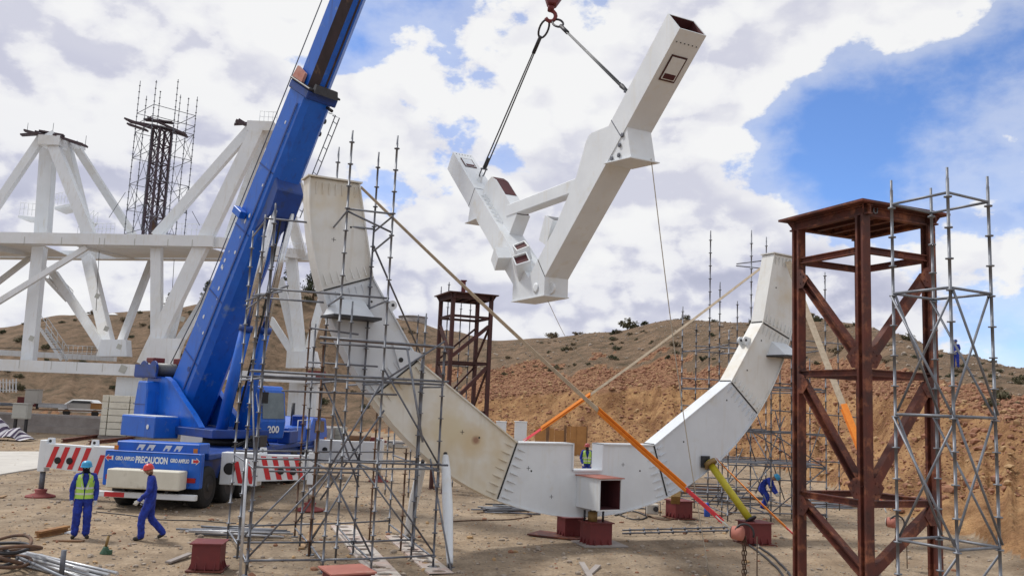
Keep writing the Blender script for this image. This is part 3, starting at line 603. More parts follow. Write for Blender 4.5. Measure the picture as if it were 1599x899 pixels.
def v_arm(side):
    Lx = 7.78 if side > 0 else 7.62; h = VS / 2; t = VT / 2
    a = MB(); w_ = .022
    # hollow box so that the open end shows its dark inside
    for (o0, o1, k0, k1) in ((-h, h, t - w_, t), (-h, h, -t, -t + w_), (-h, -h + w_, -t + w_, t - w_), (h - w_, h, -t + w_, t - w_)):
        a.hexa([arm(.883, o0, k0, side), arm(.883, o1, k0, side), arm(.883, o1, k1, side), arm(.883, o0, k1, side)], [arm(Lx, o0, k0, side), arm(Lx, o1, k0, side), arm(Lx, o1, k1, side), arm(Lx, o0, k1, side)])
    ao = a.build('vee_arm', WHITE, vfr)
    il = MB(); e = .004 + w_; h2, t2 = h - e, t - e
    for (o0, o1, k0, k1) in ((-h2, h2, t2 - .005, t2), (-h2, h2, -t2, -t2 + .005), (-h2, -h2 + .005, -t2 + .006, t2 - .006), (h2 - .005, h2, -t2 + .006, t2 - .006), (-h2, h2, -t2, t2)):
        La = Lx - 1.2 if (o1 - o0 > .4 and k1 - k0 > .4) else Lx - .9
        Lb = La + .01 if (o1 - o0 > .4 and k1 - k0 > .4) else Lx - .01
        il.hexa([arm(La, o0, k0, side), arm(La, o1, k0, side), arm(La, o1, k1, side), arm(La, o0, k1, side)], [arm(Lb, o0, k0, side), arm(Lb, o1, k0, side), arm(Lb, o1, k1, side), arm(Lb, o0, k1, side)])
    il.build('inner_lining', DARKRED, ao)
    # inspection hatch: outer face on the near arm, inner face on the far one
    so = 1 if side > 0 else -1; o_ = so * (h + .004)
    for nm, hs, L0, L1, mt, th in (('hatch_frame', .20, 6.62, 7.22, RUSTD, .012), ('hatch_door', .165, 6.66, 7.18, WHITE, .02), ('hatch_opening', .14, 6.68, 6.80, DARKRED, .026)):
        if side < 0 and nm == 'hatch_door': mt = PALE
        m = MB(); m.hexa([arm(L0, o_, -hs, side), arm(L0, o_, hs, side), arm(L1, o_, hs, side), arm(L1, o_, -hs, side)], [arm(L0, o_ + so * th, -hs, side), arm(L0, o_ + so * th, hs, side), arm(L1, o_ + so * th, hs, side), arm(L1, o_ + so * th, -hs, side)]); m.build(nm, mt, ao)
    for j in range(6):
        m = MB(); m.lathe(arm(7.5, o_, -.25 + j * .1, side), [(.014, 0), (.012, .012)], 8, arm(7.5, 2 * so, 0, side) - arm(7.5, 0, 0, side)); m.build('bolt', STEELD, ao)
    # weld seam
    m = MB(); L0 = 5.12
    for (o0, o1, k0, k1) in ((-h - .006, h + .006, t + .001, t + .006), (-h - .006, -h - .001, -t, t), (h + .001, h + .006, -t, t)):
        m.hexa([arm(L0, o0, k0, side), arm(L0, o1, k0, side), arm(L0, o1, k1, side), arm(L0, o0, k1, side)], [arm(L0 + .022, o0, k0, side), arm(L0 + .022, o1, k0, side), arm(L0 + .022, o1, k1, side), arm(L0 + .022, o0, k1, side)])
    m.build('weld_seam', GALVD, ao)
    # haunch on the inner side
    kf, kb = (t - .003, -t + .05) if side > 0 else (.10, -t + .02)
    if side > 0: hp = [(1.9, -h + .001), (3.38, -.52), (4.15, -.84), (4.32, -.86), (4.45, -.80), (4.98, -h + .001)]
    else: hp = [(2.5, -h + .001), (2.5, -.95), (4.45, -1.0), (4.8, -.92), (5.0, -.62), (5.05, -h + .001)]
    m = MB(); m.prism([arm(L, o, kf, side) for L, o in hp], -VN * (kf - kb)); ho = m.build('haunch', WHITE, ao)
    if side < 0:
        for (a0, a1) in (((2.53, -.951), (2.95, -.962)), ((3.62, -.979), (4.44, -1.0)), ((4.47, -.996), (4.77, -.928))):
            d = V(a1[0] - a0[0], a1[1] - a0[1], 0).normalized(); nn = V(d.y, -d.x, 0)
            if nn.y > 0 and abs(nn.y) > .3: nn = -nn
            if abs(nn.y) <= .3 and nn.x > 0: nn = -nn
            m = MB(); q = lambda e, k: [arm(a0[0] + nn.x * e, a0[1] + nn.y * e, k, side), arm(a1[0] + nn.x * e, a1[1] + nn.y * e, k, side)]
            a_, b_ = q(.004, kf - .03), q(.004, kb + .03); c_, d_ = q(.012, kf - .03), q(.012, kb + .03)
            m.hexa([a_[0], a_[1], b_[1], b_[0]], [c_[0], c_[1], d_[1], d_[0]]); m.build('haunch_opening', DARKRED, ho)
        for j in range(7):
            m = MB(); L = 3.2 + j * .24; m.prism([arm(L, -h, .26, side), arm(L + .05, -h, .26, side), arm(L + .05, -h - .07, .13, side), arm(L, -h - .07, .13, side)], arm(L, 0, 0, side) * 0 + (arm(L + .02, -h, .26, side) - arm(L, -h, .26, side))); m.build('rib', WHITE, ao)
    # outer foot wedge with level sole plate
    wd = [(5.38, h + .001), (5.06, .98), (4.42, h + .001)]
    if side < 0: wd = [(5.05, h + .001), (4.85, .72), (4.38, h + .001)]
    m = MB(); m.prism([arm(L, o, t - .02, side) for L, o in wd], -VN * (VT - .04)); wo = m.build('foot_wedge', WHITE, ao)
    a_, b_ = arm(*wd[1], 0, side), arm(*wd[2], 0, side); dd = (b_ - a_).normalized()
    m = MB(); m.beam(a_ - dd * .07 - V(0, 0, .02), b_ + dd * .06 - V(0, 0, .02), VT + .10, .022, up=(0, 0, 1)); m.build('sole_plate', WHITE, wo)
    if side > 0:
        for (L, o) in ((5.18, .33), (4.98, .42), (4.82, .58), (4.6, .40)):
            m = MB(); m.lathe(arm(L, o, t + .001, side), [(.055, 0), (.055, .012), (.028, .013)], 12, VN); m.build('bolt_boss', GALVD, wo)
    # lifting lug on top (inner) side
    m = MB(); L = 5.72
    m.prism([arm(L - .14, -h, .03, side), arm(L + .14, -h, .03, side), arm(L + .09, -h - .18, .03, side), arm(L - .09, -h - .18, .03, side)], -VN * .06); m.build('lifting_lug', WHITE, ao)
    # black cut line between base and arm
    m = MB(); m.hexa([arm(.88, -h, t + .001, side), arm(.88, h, t + .001, side), arm(.905, h, t + .001, side), arm(.905, -h, t + .001, side)], [arm(.88, -h, t + .004, side), arm(.88, h, t + .004, side), arm(.905, h, t + .004, side), arm(.905, -h, t + .004, side)])
    if side > 0: m.build('joint_line', GRIME, ao)
    return ao
ra, la = v_arm(1), v_arm(-1)
m = MB(); m.beam(vp(-1.95, 2.55, -.05), vp(1.85, 2.50, -.05), .34, .34, up=(0, 0, 1)); m.build('tie_strut', WHITE, vfr, bevel=.02)
def stub(c, d, wd, ht, ln, name='stub_box', cap=True):
    d = Vector(d).normalized(); c = Vector(c); x_, y_ = axes(d, VN); m = MB(); w_ = .03
    if cap:
        m.beam(c, c + d * ln * .45, wd, ht, up=VN)
        for s in (-1, 1):
            m.beam(c + d * ln * .452 + x_ * s * (wd / 2 - w_ / 2), c + d * ln + x_ * s * (wd / 2 - w_ / 2), w_, ht, up=VN); m.beam(c + d * ln * .452 + y_ * s * (ht / 2 - w_ / 2), c + d * ln + y_ * s * (ht / 2 - w_ / 2), wd - 2 * w_ - .002, w_, up=VN)
    else: m.beam(c, c + d * ln, wd, ht, up=VN)
    o = m.build(name, WHITE, vfr)
    if not cap:
        for q in (-.12, .12):
            m = MB(); m.lathe(c + d * ln * .6 + VW * -(wd / 2 + .002) + V(0, 0, q), [(.035, 0), (.03, .008)], 10, -VW); m.build('bolt_hole', GRIME, o)
        return
    m = MB(); m.beam(c + d * (ln * .46), c + d * (ln * .9), wd - .066, ht - .066, up=VN); m.build('stub_opening', DARKRED, o)
stub(arm(1.30, -.50, .10, 1), V(0, 0, .88) + VW * .42, .44, .46, .66)
stub(arm(1.25, -.30, .10, -1), V(0, 0, .62) + VN * .45 + VW * .42, .34, .36, .42)
stub(arm(.80, -.05, .16, -1), V(0, 0, .58) + VN * .50 + VW * .62, .38, .40, .62)
stub(arm(1.72, .02, .20, -1), VN * .92 + V(0, 0, -.10) - VW * .12, .42, .46, .48, cap=False)
# ================================================================== hook block, slings, tag ropes
hk = P(859, 30, 22.0)
hook = thing('hook_block', 'dark red crane hook block with swivel hook above the hanging frame', 'hook', hk)
t0 = P(866, -60, 22.0); hx = V(1, 0, 0)
m = MB(); c = P(863, -18, 22.0)
prof = [(-.27, .55), (.27, .55), (.30, .2), (.27, -.25), (.10, -.52), (-.12, -.50), (-.22, -.2), (-.30, .2)]
m.prism([c + V(x, -.17, z) for x, z in prof], (0, .34, 0)); m.build('block_cheeks', MAROON, hook, bevel=.03)
m = MB(); m.tube(c + V(0, -.24, .05), c + V(0, .24, .05), .10, 12); m.build('sheave_pin', STEELD, hook)
m = MB(); m.prism([c + V(-.26, -.176, .05), c + V(.0, -.176, -.18), c + V(.10, -.176, -.12), c + V(-.22, -.176, .16)], (0, .004, 0)); m.build('hazard_stripe', SILVER, hook)
m = MB(); m.tube(c + V(-.02, 0, -.46), c + V(-.03, 0, -.66), .09, 12); m.build('swivel', MAROON, hook)
hp = [c + V(-.03, 0, -.6)] + [c + V(-.03, 0, -.80) + V(math.sin(a) * .14, 0, math.cos(a) * .15) for a in [R(10 + i * 26) for i in range(10)]]
m = MB(); m.path(hp, .055, 8); m.build('hook', MAROON, hook)
hz = c + V(-.03, 0, -.93)
for i in range(4):
    m = MB(); x = -.15 + i * .1; m.tube(c + V(x, 0, .4), V(c.x + x * 1.2, c.y, 30.6), .013, 6); m.build('hoist_rope', WIRE, hook)
def sling(a, b, name, label):
    th = thing('wire_sling', label, 'sling', b); d = (b - a).normalized(); x, y = axes(d)
    ring = MB(); r0 = a + d * .25; pts = [r0 + d * math.cos(t) * .27 + V(d.z, 0, -d.x).normalized() * math.sin(t) * .12 for t in [2 * math.pi * i / 18 for i in range(19)]]
    ring.path(pts, .03, 7); ring.build('master_link', STEELD, th)
    e = b - d * .35
    for o in (-.05, .05):
        m = MB(); m.tube(a + d * .5 + x * o * .4, e + x * o, .021, 7); m.build('wire_leg', WIRE, th)
    m = MB(); m.tube(a + d * .48, a + d * 1.0, .055, 8); m.build('ferrule', STEELD, th); m = MB(); m.tube(e - d * .35, e, .06, 8, .035); m.build('ferrule', STEELD, th)
    m = MB(); pts = [e + d * .02 + x * .07, e + d * .25 + x * .07] + [e + d * .25 + x * .07 * math.cos(t) + d * .09 * math.sin(t) for t in [math.pi * i / 6 for i in range(7)]] + [e + d * .02 - x * .07]
    m.path(pts, .022, 6); m.tube(e + d * .04 - x * .11, e + d * .04 + x * .11, .026, 8); m.build('shackle', GALVD, th)
sling(hz + V(-.08, 0, 0), arm(5.72, -VS / 2 - .13, 0, -1), 'l', 'long steel wire sling from the hook to the far arm of the V frame')
sling(hz + V(.12, 0, .02), arm(5.72, -VS / 2 - .13, 0, 1), 'r', 'shorter steel wire sling from the hook to the hatched near arm of the V frame')
def rope(name, pts, r, mat, label, cat):
    m = MB(); pts = [Vector(p) for p in pts]; m.path(pts, r, 6); o = m.build(name, mat, org=min(pts, key=lambda p: p.z)); return tag(o, label, cat)
ra0 = arm(5.1, .95, -.2, 1); g1 = G(1108, 899)
rope('tag_rope', [ra0.lerp(g1, t) - V(0, 0, .5 * math.sin(math.pi * t)) for t in [i / 16 for i in range(17)]], .011, ROPE, 'thin pale tag rope hanging from the hatched arm of the V frame to the ground', 'rope')
g2 = P(912, 560, 34.)
rope('tag_rope', [vp(.1, -.14, -.2).lerp(g2, t) - V(0, 0, .25 * math.sin(math.pi * t)) for t in [i / 12 for i in range(13)]], .009, ROPE, 'thin tag rope trailing from under the base of the V frame towards the hill', 'rope')
# ================================================================== rust-brown steel towers
def rust_tower(name, f, apx, lpx, rpx, top_z, label, sec, mat, z0=0., stub_top=False):
    a, l, r = [(q - 799.5) / FPX for q in (apx, lpx, rpx)]
    A = V(a * f, f, 0)
    # square: dx = l(f+dy)-a f ; dy = r(f-dx)-a f
    dx = ((l - a) * f + l * (r - a) * f) / (1 + l * r); dy = (r - a) * f - r * dx
    e1, e2 = V(dx, dy, 0), V(dy, -dx, 0)
    cs = [A, A + e1, A + e1 + e2, A + e2]; ctr = (cs[0] + cs[2]) / 2; side = e1.length
    root = thing(name, label, 'steel tower', (ctr.x, ctr.y, z0)); u = e1.normalized(); v = e2.normalized()
    for c in cs:
        m = MB(); m.ibeam(V(c.x, c.y, z0), V(c.x, c.y, top_z - .22), sec, sec, .05, .05, up=u); p = m.build('post', mat, root)
        m = MB(); m.box((c.x, c.y, z0 + .015), (sec * 1.7, sec * 1.7, .03), Matrix(((u.x, v.x, 0), (u.y, v.y, 0), (0, 0, 1)))); m.build('foot_plate', mat, p)
    rot = Matrix(((u.x, v.x, 0), (u.y, v.y, 0), (0, 0, 1)))
    m = MB(); m.box((ctr.x, ctr.y, top_z), (side + .95 * sec / .25 * .6 + .15, side + .95 * sec / .25 * .6 + .15, .045), rot); m.build('top_plate', mat, root)
    for i in range(4):
        p, q = cs[i], cs[(i + 1) % 4]; d = (q - p).normalized(); p2, q2 = p + d * sec * .5, q - d * sec * .5
        m = MB(); m.ibeam(V(p.x, p.y, top_z - .125) - d * .2, V(q.x, q.y, top_z - .125) + d * .2, sec * .7, .19, .03, .03) if i % 2 == 0 else m.ibeam(V(p2.x, p2.y, top_z - .125), V(q2.x, q2.y, top_z - .125), sec * .7, .19, .03, .03)
        m.build('top_beam', mat, root)
    for k in range(3):
        t = .25 + .25 * k; p, q = cs[0].lerp(cs[3], t), cs[1].lerp(cs[2], t); d = (q - p).normalized(); m = MB(); m.ibeam(V(p.x, p.y, top_z - .13) + d * .1, V(q.x, q.y, top_z - .13) - d * .1, .10, .15, .03, .02); m.build('deck_joist', mat, root)
    rails = [z0 + top_z - (top_z - z0) * x for x in (.145, .42, .695)] if False else ([top_z - .88, top_z - 3.2, top_z - 5.6] if not stub_top else [top_z - .95, top_z - 2.85, top_z - 4.85])
    for z in rails:
        for i in range(4):
            p, q = cs[i], cs[(i + 1) % 4]; d = (q - p).normalized(); p2, q2 = p + d * sec * .5, q - d * sec * .5
            m = MB(); m.ibeam(V(p2.x, p2.y, z), V(q2.x, q2.y, z), sec * .62, sec * .66, .025, .02); m.build('rail', mat, root)
    for i in range(4):
        p, q = cs[i], cs[(i + 1) % 4]
        if i in (1, 2): continue
        hi, lo = (q, p) if i == 0 else (p, q)
        if i == 3: hi, lo = cs[3], cs[0]
        d = (lo - hi).normalized()
        for (za, zb) in ((rails[0] - .35, rails[1] + .25), (rails[1] - .15, rails[2] + .25), (rails[2] - .15, z0 + .9)):
            m = MB(); m.channel(V(hi.x, hi.y, za) + d * sec * .5, V(lo.x, lo.y, zb) - d * sec * .5, sec * .8, sec * .95, .025); m.build('diagonal', mat, root)
    for i in (1, 2) if stub_top else ():
        p, q = cs[i], cs[(i + 1) % 4]; d = (q - p).normalized()
        m = MB(); m.channel(V(p.x, p.y, rails[2] + .2) + d * sec * .5, V(q.x, q.y, rails[1] - .15) - d * sec * .5, sec * .5, sec * .5, .025); m.build('diagonal', mat, root)
        m = MB(); m.channel(V(p.x, p.y, rails[1] + .2) + d * sec * .5, V(q.x, q.y, rails[0] - .35) - d * sec * .5, sec * .5, sec * .5, .025); m.build('diagonal', mat, root)
    if not stub_top:       # bolted gusset plates where the diagonals meet the posts
        for i in (0, 3):
            hi, lo = (cs[1], cs[0]) if i == 0 else (cs[3], cs[0]); d = (lo - hi).normalized(); nn = V(d.y, -d.x, 0)
            if nn.y > 0: nn = -nn
            for (c, s, zz) in [(hi, 1, z_) for z_ in (rails[0] - .38, rails[1] - .2, rails[2] - .2)] + [(lo, -1, z_) for z_ in (rails[1] + .28, rails[2] + .28)]:
                b0 = V(c.x, c.y, zz) + d * s * sec * .5 + nn * sec * .42; m = MB(); m.prism([b0 + V(0, 0, -.2), b0 + V(0, 0, .2), b0 + d * s * .12 + V(0, 0, .17), b0 + d * s * .26 + V(0, 0, -.02 * s), b0 + d * s * .12 + V(0, 0, -.2)], nn * .014); gp = m.build('gusset_plate', mat, root)
                for (du, dz) in ((.05, .1), (.05, -.1), (.13, .04), (.13, -.08)):
                    m = MB(); m.lathe(b0 + d * s * du + V(0, 0, dz) + nn * .014, [(.016, 0), (.016, .012)], 6, nn); m.build('bolt', mat, gp)
    for c in cs:       # knee gussets below the plate
        d = (c - ctr).normalized(); m = MB(); m.prism([V(c.x, c.y, top_z - .25) + d * sec * .45, V(c.x, c.y, top_z - .03) + d * sec * .45, V(c.x, c.y, top_z - .03) + d * (sec * .45 + .16)], V(-d.y, d.x, 0) * .02); m.build('gusset', mat, root)
    if stub_top:
        c = ctr + V(-.12, -.2, 0); m = MB(); m.ibeam(V(c.x, c.y, top_z + .03), V(c.x, c.y, top_z + .6), .17, .17, .03, .03); m.box((c.x, c.y, top_z + .62), (.26, .26, .03)); m.build('top_stub', MAROON, root)
    else:
        p = cs[0].lerp(cs[3], .12) - u * (sec * .4); m = MB(); m.path([V(p.x, p.y, top_z - .05), V(p.x, p.y, top_z - .14), V(p.x, p.y, top_z - .16) + v * .05, V(p.x, p.y, top_z - .14) + v * .09, V(p.x, p.y, top_z - .05) + v * .09], .016, 6); m.build('shackle', GALV, root)
    return cs
near_t = rust_tower('steel_tower', 16.0, 1354, 1252, 1458, CAMH + 345 / FPX * 16.0 * .985, 'rust-brown braced steel tower beside the galvanised scaffold bay, bare plate on top', .19, RUST)
far_t = rust_tower('steel_tower', 35.0, 708, 689, 768, CAMH + 172 / FPX * 35.0 * .99, 'dark red braced steel tower with a short stub on its top plate, behind the girder', .15, RUSTD, 0., True)
# ================================================================== blue truck crane
CO = V(-10.64, 28.45, 0); CH = V(.06, .998, 0).normalized(); CR = V(CH.y, -CH.x, 0)
def cp(x, y, z): return CO + CR * x + CH * y + V(0, 0, z)
CM = Matrix(((CR.x, CH.x, 0), (CR.y, CH.y, 0), (0, 0, 1)))
crane = thing('truck_crane', 'big blue truck crane with raised telescopic boom and striped white outriggers', 'crane', CO)
def cbox(name, c, sz, mat, parent=crane, bevel=0.): 
    m = MB(); m.box(cp(*c), sz, CM); return m.build(name, mat, parent, bevel=bevel)
# carrier
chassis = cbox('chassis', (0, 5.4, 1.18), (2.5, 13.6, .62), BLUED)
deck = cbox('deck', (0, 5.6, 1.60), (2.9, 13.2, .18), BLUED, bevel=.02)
rear = cbox('rear_panel', (0, -1.62, 1.22), (3.02, .30, 1.06), BLUE, bevel=.03)
ub = cbox('rear_winch_box', (.06, -1.2, 1.86), (2.62, .8, .34), BLUE, bevel=.03)
for i, x in enumerate((-.62, -.30, .22, .56)):
    m = MB(); y0 = -1.604; a = cp(x, y0, 1.78); sl = CR * .09
    pr = [a, a + CR * .20, a + CR * .20 + V(0, 0, .17) + sl, a + V(0, 0, .17) + sl]; m.prism(pr, -CH * .008); m.build('emblem', PALE, ub)
    m = MB(); b = a + CR * .06 - CH * .009; m.prism([b, b + CR * .08, b + CR * .10 + V(0, 0, .07), b + CR * .03 + V(0, 0, .07)], -CH * .004); m.build('emblem_cut', BLUE, ub)
wb = cbox('ballast_beam', (.02, -2.05, .96), (2.24, .55, .56), BALLAST, bevel=.03)
bb = cbox('bumper', (-.05, -1.95, .46), (3.2, .18, .17), WHITE, bevel=.015)
for x, wd in ((-.95, .62), (1.25, .0)):
    if wd: cbox('bumper_stripe', (x, -2.044, .46), (wd, .006, .14), RED, bb)
for x in (-.75, .6): cbox('bumper_bracket', (x, -1.82, .60), (.09, .2, .18), STEELD, bb)
text_mesh('warning_text', 'PRECAUCION', .27, WHITE, rear, cp(-.02, -1.778, 1.49), CR, (0, 0, 1), .003, .010, 0, .60)
for s, x in ((-1, -1.02), (1, .93)):
    text_mesh('swing_text', 'GIRO AMPLIO', .16, WHITE, rear, cp(s * .86, -1.778, 1.51), CR, (0, 0, 1), .003, .006, 0, .60)
    ax = s * 1.40; m = MB(); z = 1.52
    pts = [(ax + s * .09, z), (ax - s * .03, z + .11), (ax - s * .03, z + .05), (ax - s * .17, z + .07), (ax - s * .17, z - .07), (ax - s * .03, z - .05), (ax - s * .03, z - .11)]
    m.prism([cp(x_, -1.774, z_) for x_, z_ in pts], -CH * .004); ar = m.build('arrow_border', WHITE, rear)
    m = MB(); m.prism([cp(ax + (x_ - ax) * .72, -1.779, z + (z_ - z) * .68) for x_, z_ in pts], -CH * .004); m.build('swing_arrow', RED, ar)
    cbox('tail_lamp', (s * 1.22, -1.785, .95), (.36, .03, .14), LENS, rear); cbox('marker_lamp', (s * 1.25, -1.55, 1.82), (.13, .13, .14), AMBER, rear)
    cbox('mudflap', (s * 1.05, -1.3, .58), (.7, .03, .5), BLACK, rear)
for i, ly in enumerate((-.75, .95, 2.5, 8.2, 9.9, 11.5)):
    for s in (-1, 1):
        c = cp(s * 1.16, ly, .66); m = MB(); m.lathe(c - CR * .24 * s, [(.40, 0), (.60, .0), (.66, .06), (.66, .42), (.60, .48), (.40, .48)], 24, CR * s); wo = m.build('wheel', BLACK, crane)
        m = MB(); m.lathe(c + CR * s * .245, [(.38, 0), (.34, -.10), (.16, -.10), (.12, .04)], 16, CR * s); m.build('rim', STEELD, wo)
# front carrier cab
fc = MB(); prof = [(10.0, 1.0), (12.9, 1.0), (12.9, 2.0), (12.5, 2.62), (10.6, 2.70), (10.0, 2.2)]
fc.prism([cp(-1.35, y, z) for y, z in prof], CR * 2.75); fco = fc.build('carrier_cab', BLUE, crane, bevel=.04)
m = MB(); m.prism([cp(1.404, y, z) for y, z in ((10.7, 2.0), (12.3, 2.0), (12.2, 2.5), (10.8, 2.55))], CR * .012); m.build('side_window', GLASS, fco)
m = MB(); m.prism([cp(1.404, y, z) for y, z in ((12.4, 1.45), (12.75, 1.45), (12.75, 1.75), (12.4, 1.75))], CR * .02); m.build('headlamp', AMBER, fco)
cbox('engine_cover', (.2, 8.4, 2.0), (2.3, 2.4, .66), BLUE, bevel=.05)
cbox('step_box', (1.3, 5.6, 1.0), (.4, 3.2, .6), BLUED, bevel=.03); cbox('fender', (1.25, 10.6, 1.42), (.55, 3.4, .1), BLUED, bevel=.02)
# outriggers
def outrigger(ly, side, stage):
    z0, z1 = (.70, 1.74); x0, x1, x2 = 1.53, 2.75, 4.35
    o = MB(); m = o; m.box(cp(side * (x0 + x1) / 2, ly, (z0 + z1) / 2), (x1 - x0, .46, z1 - z0 - .02), CM); ob = m.build('outrigger_box', WHITE, crane, bevel=.015)
    m = MB(); q0 = [cp(side * x1, ly - .19, .86), cp(side * x1, ly + .19, .86), cp(side * x1, ly + .19, 1.70), cp(side * x1, ly - .19, 1.70)]
    q1 = [cp(side * x2, ly - .19, .98), cp(side * x2, ly + .19, .98), cp(side * x2, ly + .19, 1.74), cp(side * x2, ly - .19, 1.74)]
    m.hexa(q0, q1); ib = m.build('outrigger_beam', WHITE, crane)
    jx = side * (x2 + .12)
    m = MB(); m.box(cp(jx, ly, 1.34), (.24, .34, 1.02), CM); jk = m.build('outrigger_jack', WHITE, crane, bevel=.02)
    m = MB(); m.tube(cp(jx, ly, .83), cp(jx, ly, .20), .085, 12); m.build('jack_rod', CHROME if side > 0 else GALVD, jk)
    m = MB(); m.lathe(cp(jx, ly, 0.012), [(.46, 0), (.44, .05), (.16, .13), (.20, .24), (.12, .26)], 20); m.build('jack_pad', REDROCK, jk)
    for xx in (x1 + .06, x2 - .05):
        m = MB(); a = cp(side * xx, ly - .06, 1.70); m.prism([a - CR * .12, a + CR * .12, a + CR * .09 + V(0, 0, .22), a - CR * .09 + V(0, 0, .22)], CH * .12); lg = m.build('lifting_eye', WHITE, ib)
        m = MB(); m.tube(a + V(0, 0, .12) - CH * .006, a + V(0, 0, .12) + CH * .126, .05, 10); m.build('eye_hole', GRIME, lg)
    # slanted red warning stripes on the face towards the rear
    fy = ly - .236
    def stripe(x, zb, zt, sl, wd, par, face):
        m = MB(); m.prism([cp(side * x, face, zb), cp(side * (x + wd), face, zb), cp(side * (x + wd - sl), face, zt), cp(side * (x - sl), face, zt)], -CH * .005); m.build('warning_stripe', RED, par)
    if stage:
        for k in range(4): stripe(x1 + .28 + k * .36, .93 + .02 * k, 1.66, .22 if side < 0 else .22, .17, ib, ly - .196)
        for k in range(2): stripe(x0 + .62 + k * .36, .78, 1.46, .20, .16, ob, fy)
        if side < 0:
            stripe(x0 + .12, .78, .98, .02, .22, ob, fy)
        m = MB(); m.lathe(cp(side * (x0 + .30), fy, 1.22), [(.19, 0), (.19, .006), (.15, .007)], 20, -CH); m.build('round_port', BLACK, ob)
        for xx in (x1 + .75, x1 + 1.15):
            m = MB(); m.lathe(cp(side * xx, ly - .205, 1.22), [(.11, 0), (.11, .012), (.06, .014)], 14, -CH); m.build('drain_hole', BLACK, ib)
    else:
        for xx in (x0 + .5, x1 + .6):
            m = MB(); m.lathe(cp(side * xx, ly - (.236 if xx < x1 else .196), 1.3), [(.12, 0), (.12, .012), (.07, .014)], 14, -CH); m.build('drain_hole', BLACK, ob if xx < x1 else ib)
for ly in (0, 10.6):
    for s in (-1, 1): outrigger(ly, s, ly == 0)
# superstructure
TIP = V(1.02, 22.0, 33.4); PIV = V(-12.55, 34.3, 2.95)
bh = V(TIP.x - PIV.x, TIP.y - PIV.y, 0).normalized(); bs = V(-bh.y, bh.x, 0)
if bs.y < 0: bs = -bs
SM = Matrix(((bh.x, bs.x, 0), (bh.y, bs.y, 0), (0, 0, 1)))
def sp(x, y, z): return V(PIV.x, PIV.y, 0) + bh * x + bs * y + V(0, 0, z)
def sbox(name, c, sz, mat, parent=crane, bevel=0.):
    m = MB(); m.box(sp(*c), sz, SM); return m.build(name, mat, parent, bevel=bevel)
SC = cp(0, 4.8, 0); 
m = MB(); m.lathe(V(SC.x, SC.y, 1.69), [(1.15, 0), (1.15, .22), (1.0, .26), (1.0, .32)], 28); m.build('slew_ring', STEELD, crane)
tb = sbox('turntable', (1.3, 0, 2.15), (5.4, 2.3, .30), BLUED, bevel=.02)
for s in (-1, 1):
    m = MB(); pr = [(-2.0, 2.31), (2.7, 2.31), (2.1, 2.75), (1.1, 3.35), (.2, 3.95), (-.3, 4.12), (-1.9, 4.12)]
    m.prism([sp(x, s * .86 - .04, z) for x, z in pr], bs * .08); pl = m.build('boom_cheek_plate', BLUE, crane)
    for i in range(3, 5):
        (xa, za), (xb, zb) = pr[i], pr[i + 1] if i + 1 < len(pr) else pr[0]
    for (xa, za), (xb, zb) in zip(pr[1:5], pr[2:6]):
        m = MB(); m.beam(sp(xa, s * .86, za + .01), sp(xb, s * .86, zb + .01), .22, .04, up=(0, 0, 1)); m.build('plate_rim', BLUE, pl)
# counterweight
cwp = [(-1.8, 2.1), (-.8, 2.1), (-.8, 3.55), (-.95, 3.95), (-1.65, 3.95), (-1.8, 3.1)]
m = MB(); m.prism([sp(x, -1.4, z) for x, z in cwp], bs * 2.7); cw = m.build('counterweight', BLUE, crane, bevel=.05)
m = MB(); m.box(sp(-1.35, -1.404, 3.04), (1.0, .012, .03), SM); m.build('panel_seam', BLUED, cw)
m = MB(); m.prism([sp(x, y, 1.85) for x, y in ((-1.1, -2.15), (1.25, -1.95), (1.25, -1.0), (-1.1, -1.0))], (0, 0, .78)); lowb = m.build('hydraulic_box', BLUE, crane, bevel=.03)
m = MB(); m.prism([sp(x, y, 2.634) for x, y in ((-1.05, -2.1), (1.2, -1.9), (1.2, -1.05), (-1.05, -1.05))], (0, 0, .02)); m.build('box_lid', PALE, lowb)
m = MB(); m.lathe(sp(.8, -1.99, 2.25), [(.09, 0), (.09, .02)], 12, -bs); m.build('lock_disc', PALE, lowb)
fr = sbox('winch_frame', (-1.7, .1, 4.12), (1.9, 2.4, .06), BLUED)
for s in (-1, 1): sbox('winch_side', (-1.7, s * 1.1, 4.38), (1.85, .08, .48), BLUED)
for x in (-2.15, -1.3):
    m = MB(); m.tube(sp(x, -.95, 4.42), sp(x, .95, 4.42), .27, 18); wd = m.build('winch_drum', WIRE, crane)
    for s in (-1, 1):
        m = MB(); m.tube(sp(x, s * .95, 4.42), sp(x, s * 1.0, 4.42), .36, 18); m.build('drum_flange', BLUED, wd)
for s, xx in ((-1, -2.1), (1, -1.2)): sbox('maroon_pad', (xx, .35 * s - .2, 4.78), (.62, .5, .26), MAROON, bevel=.02)
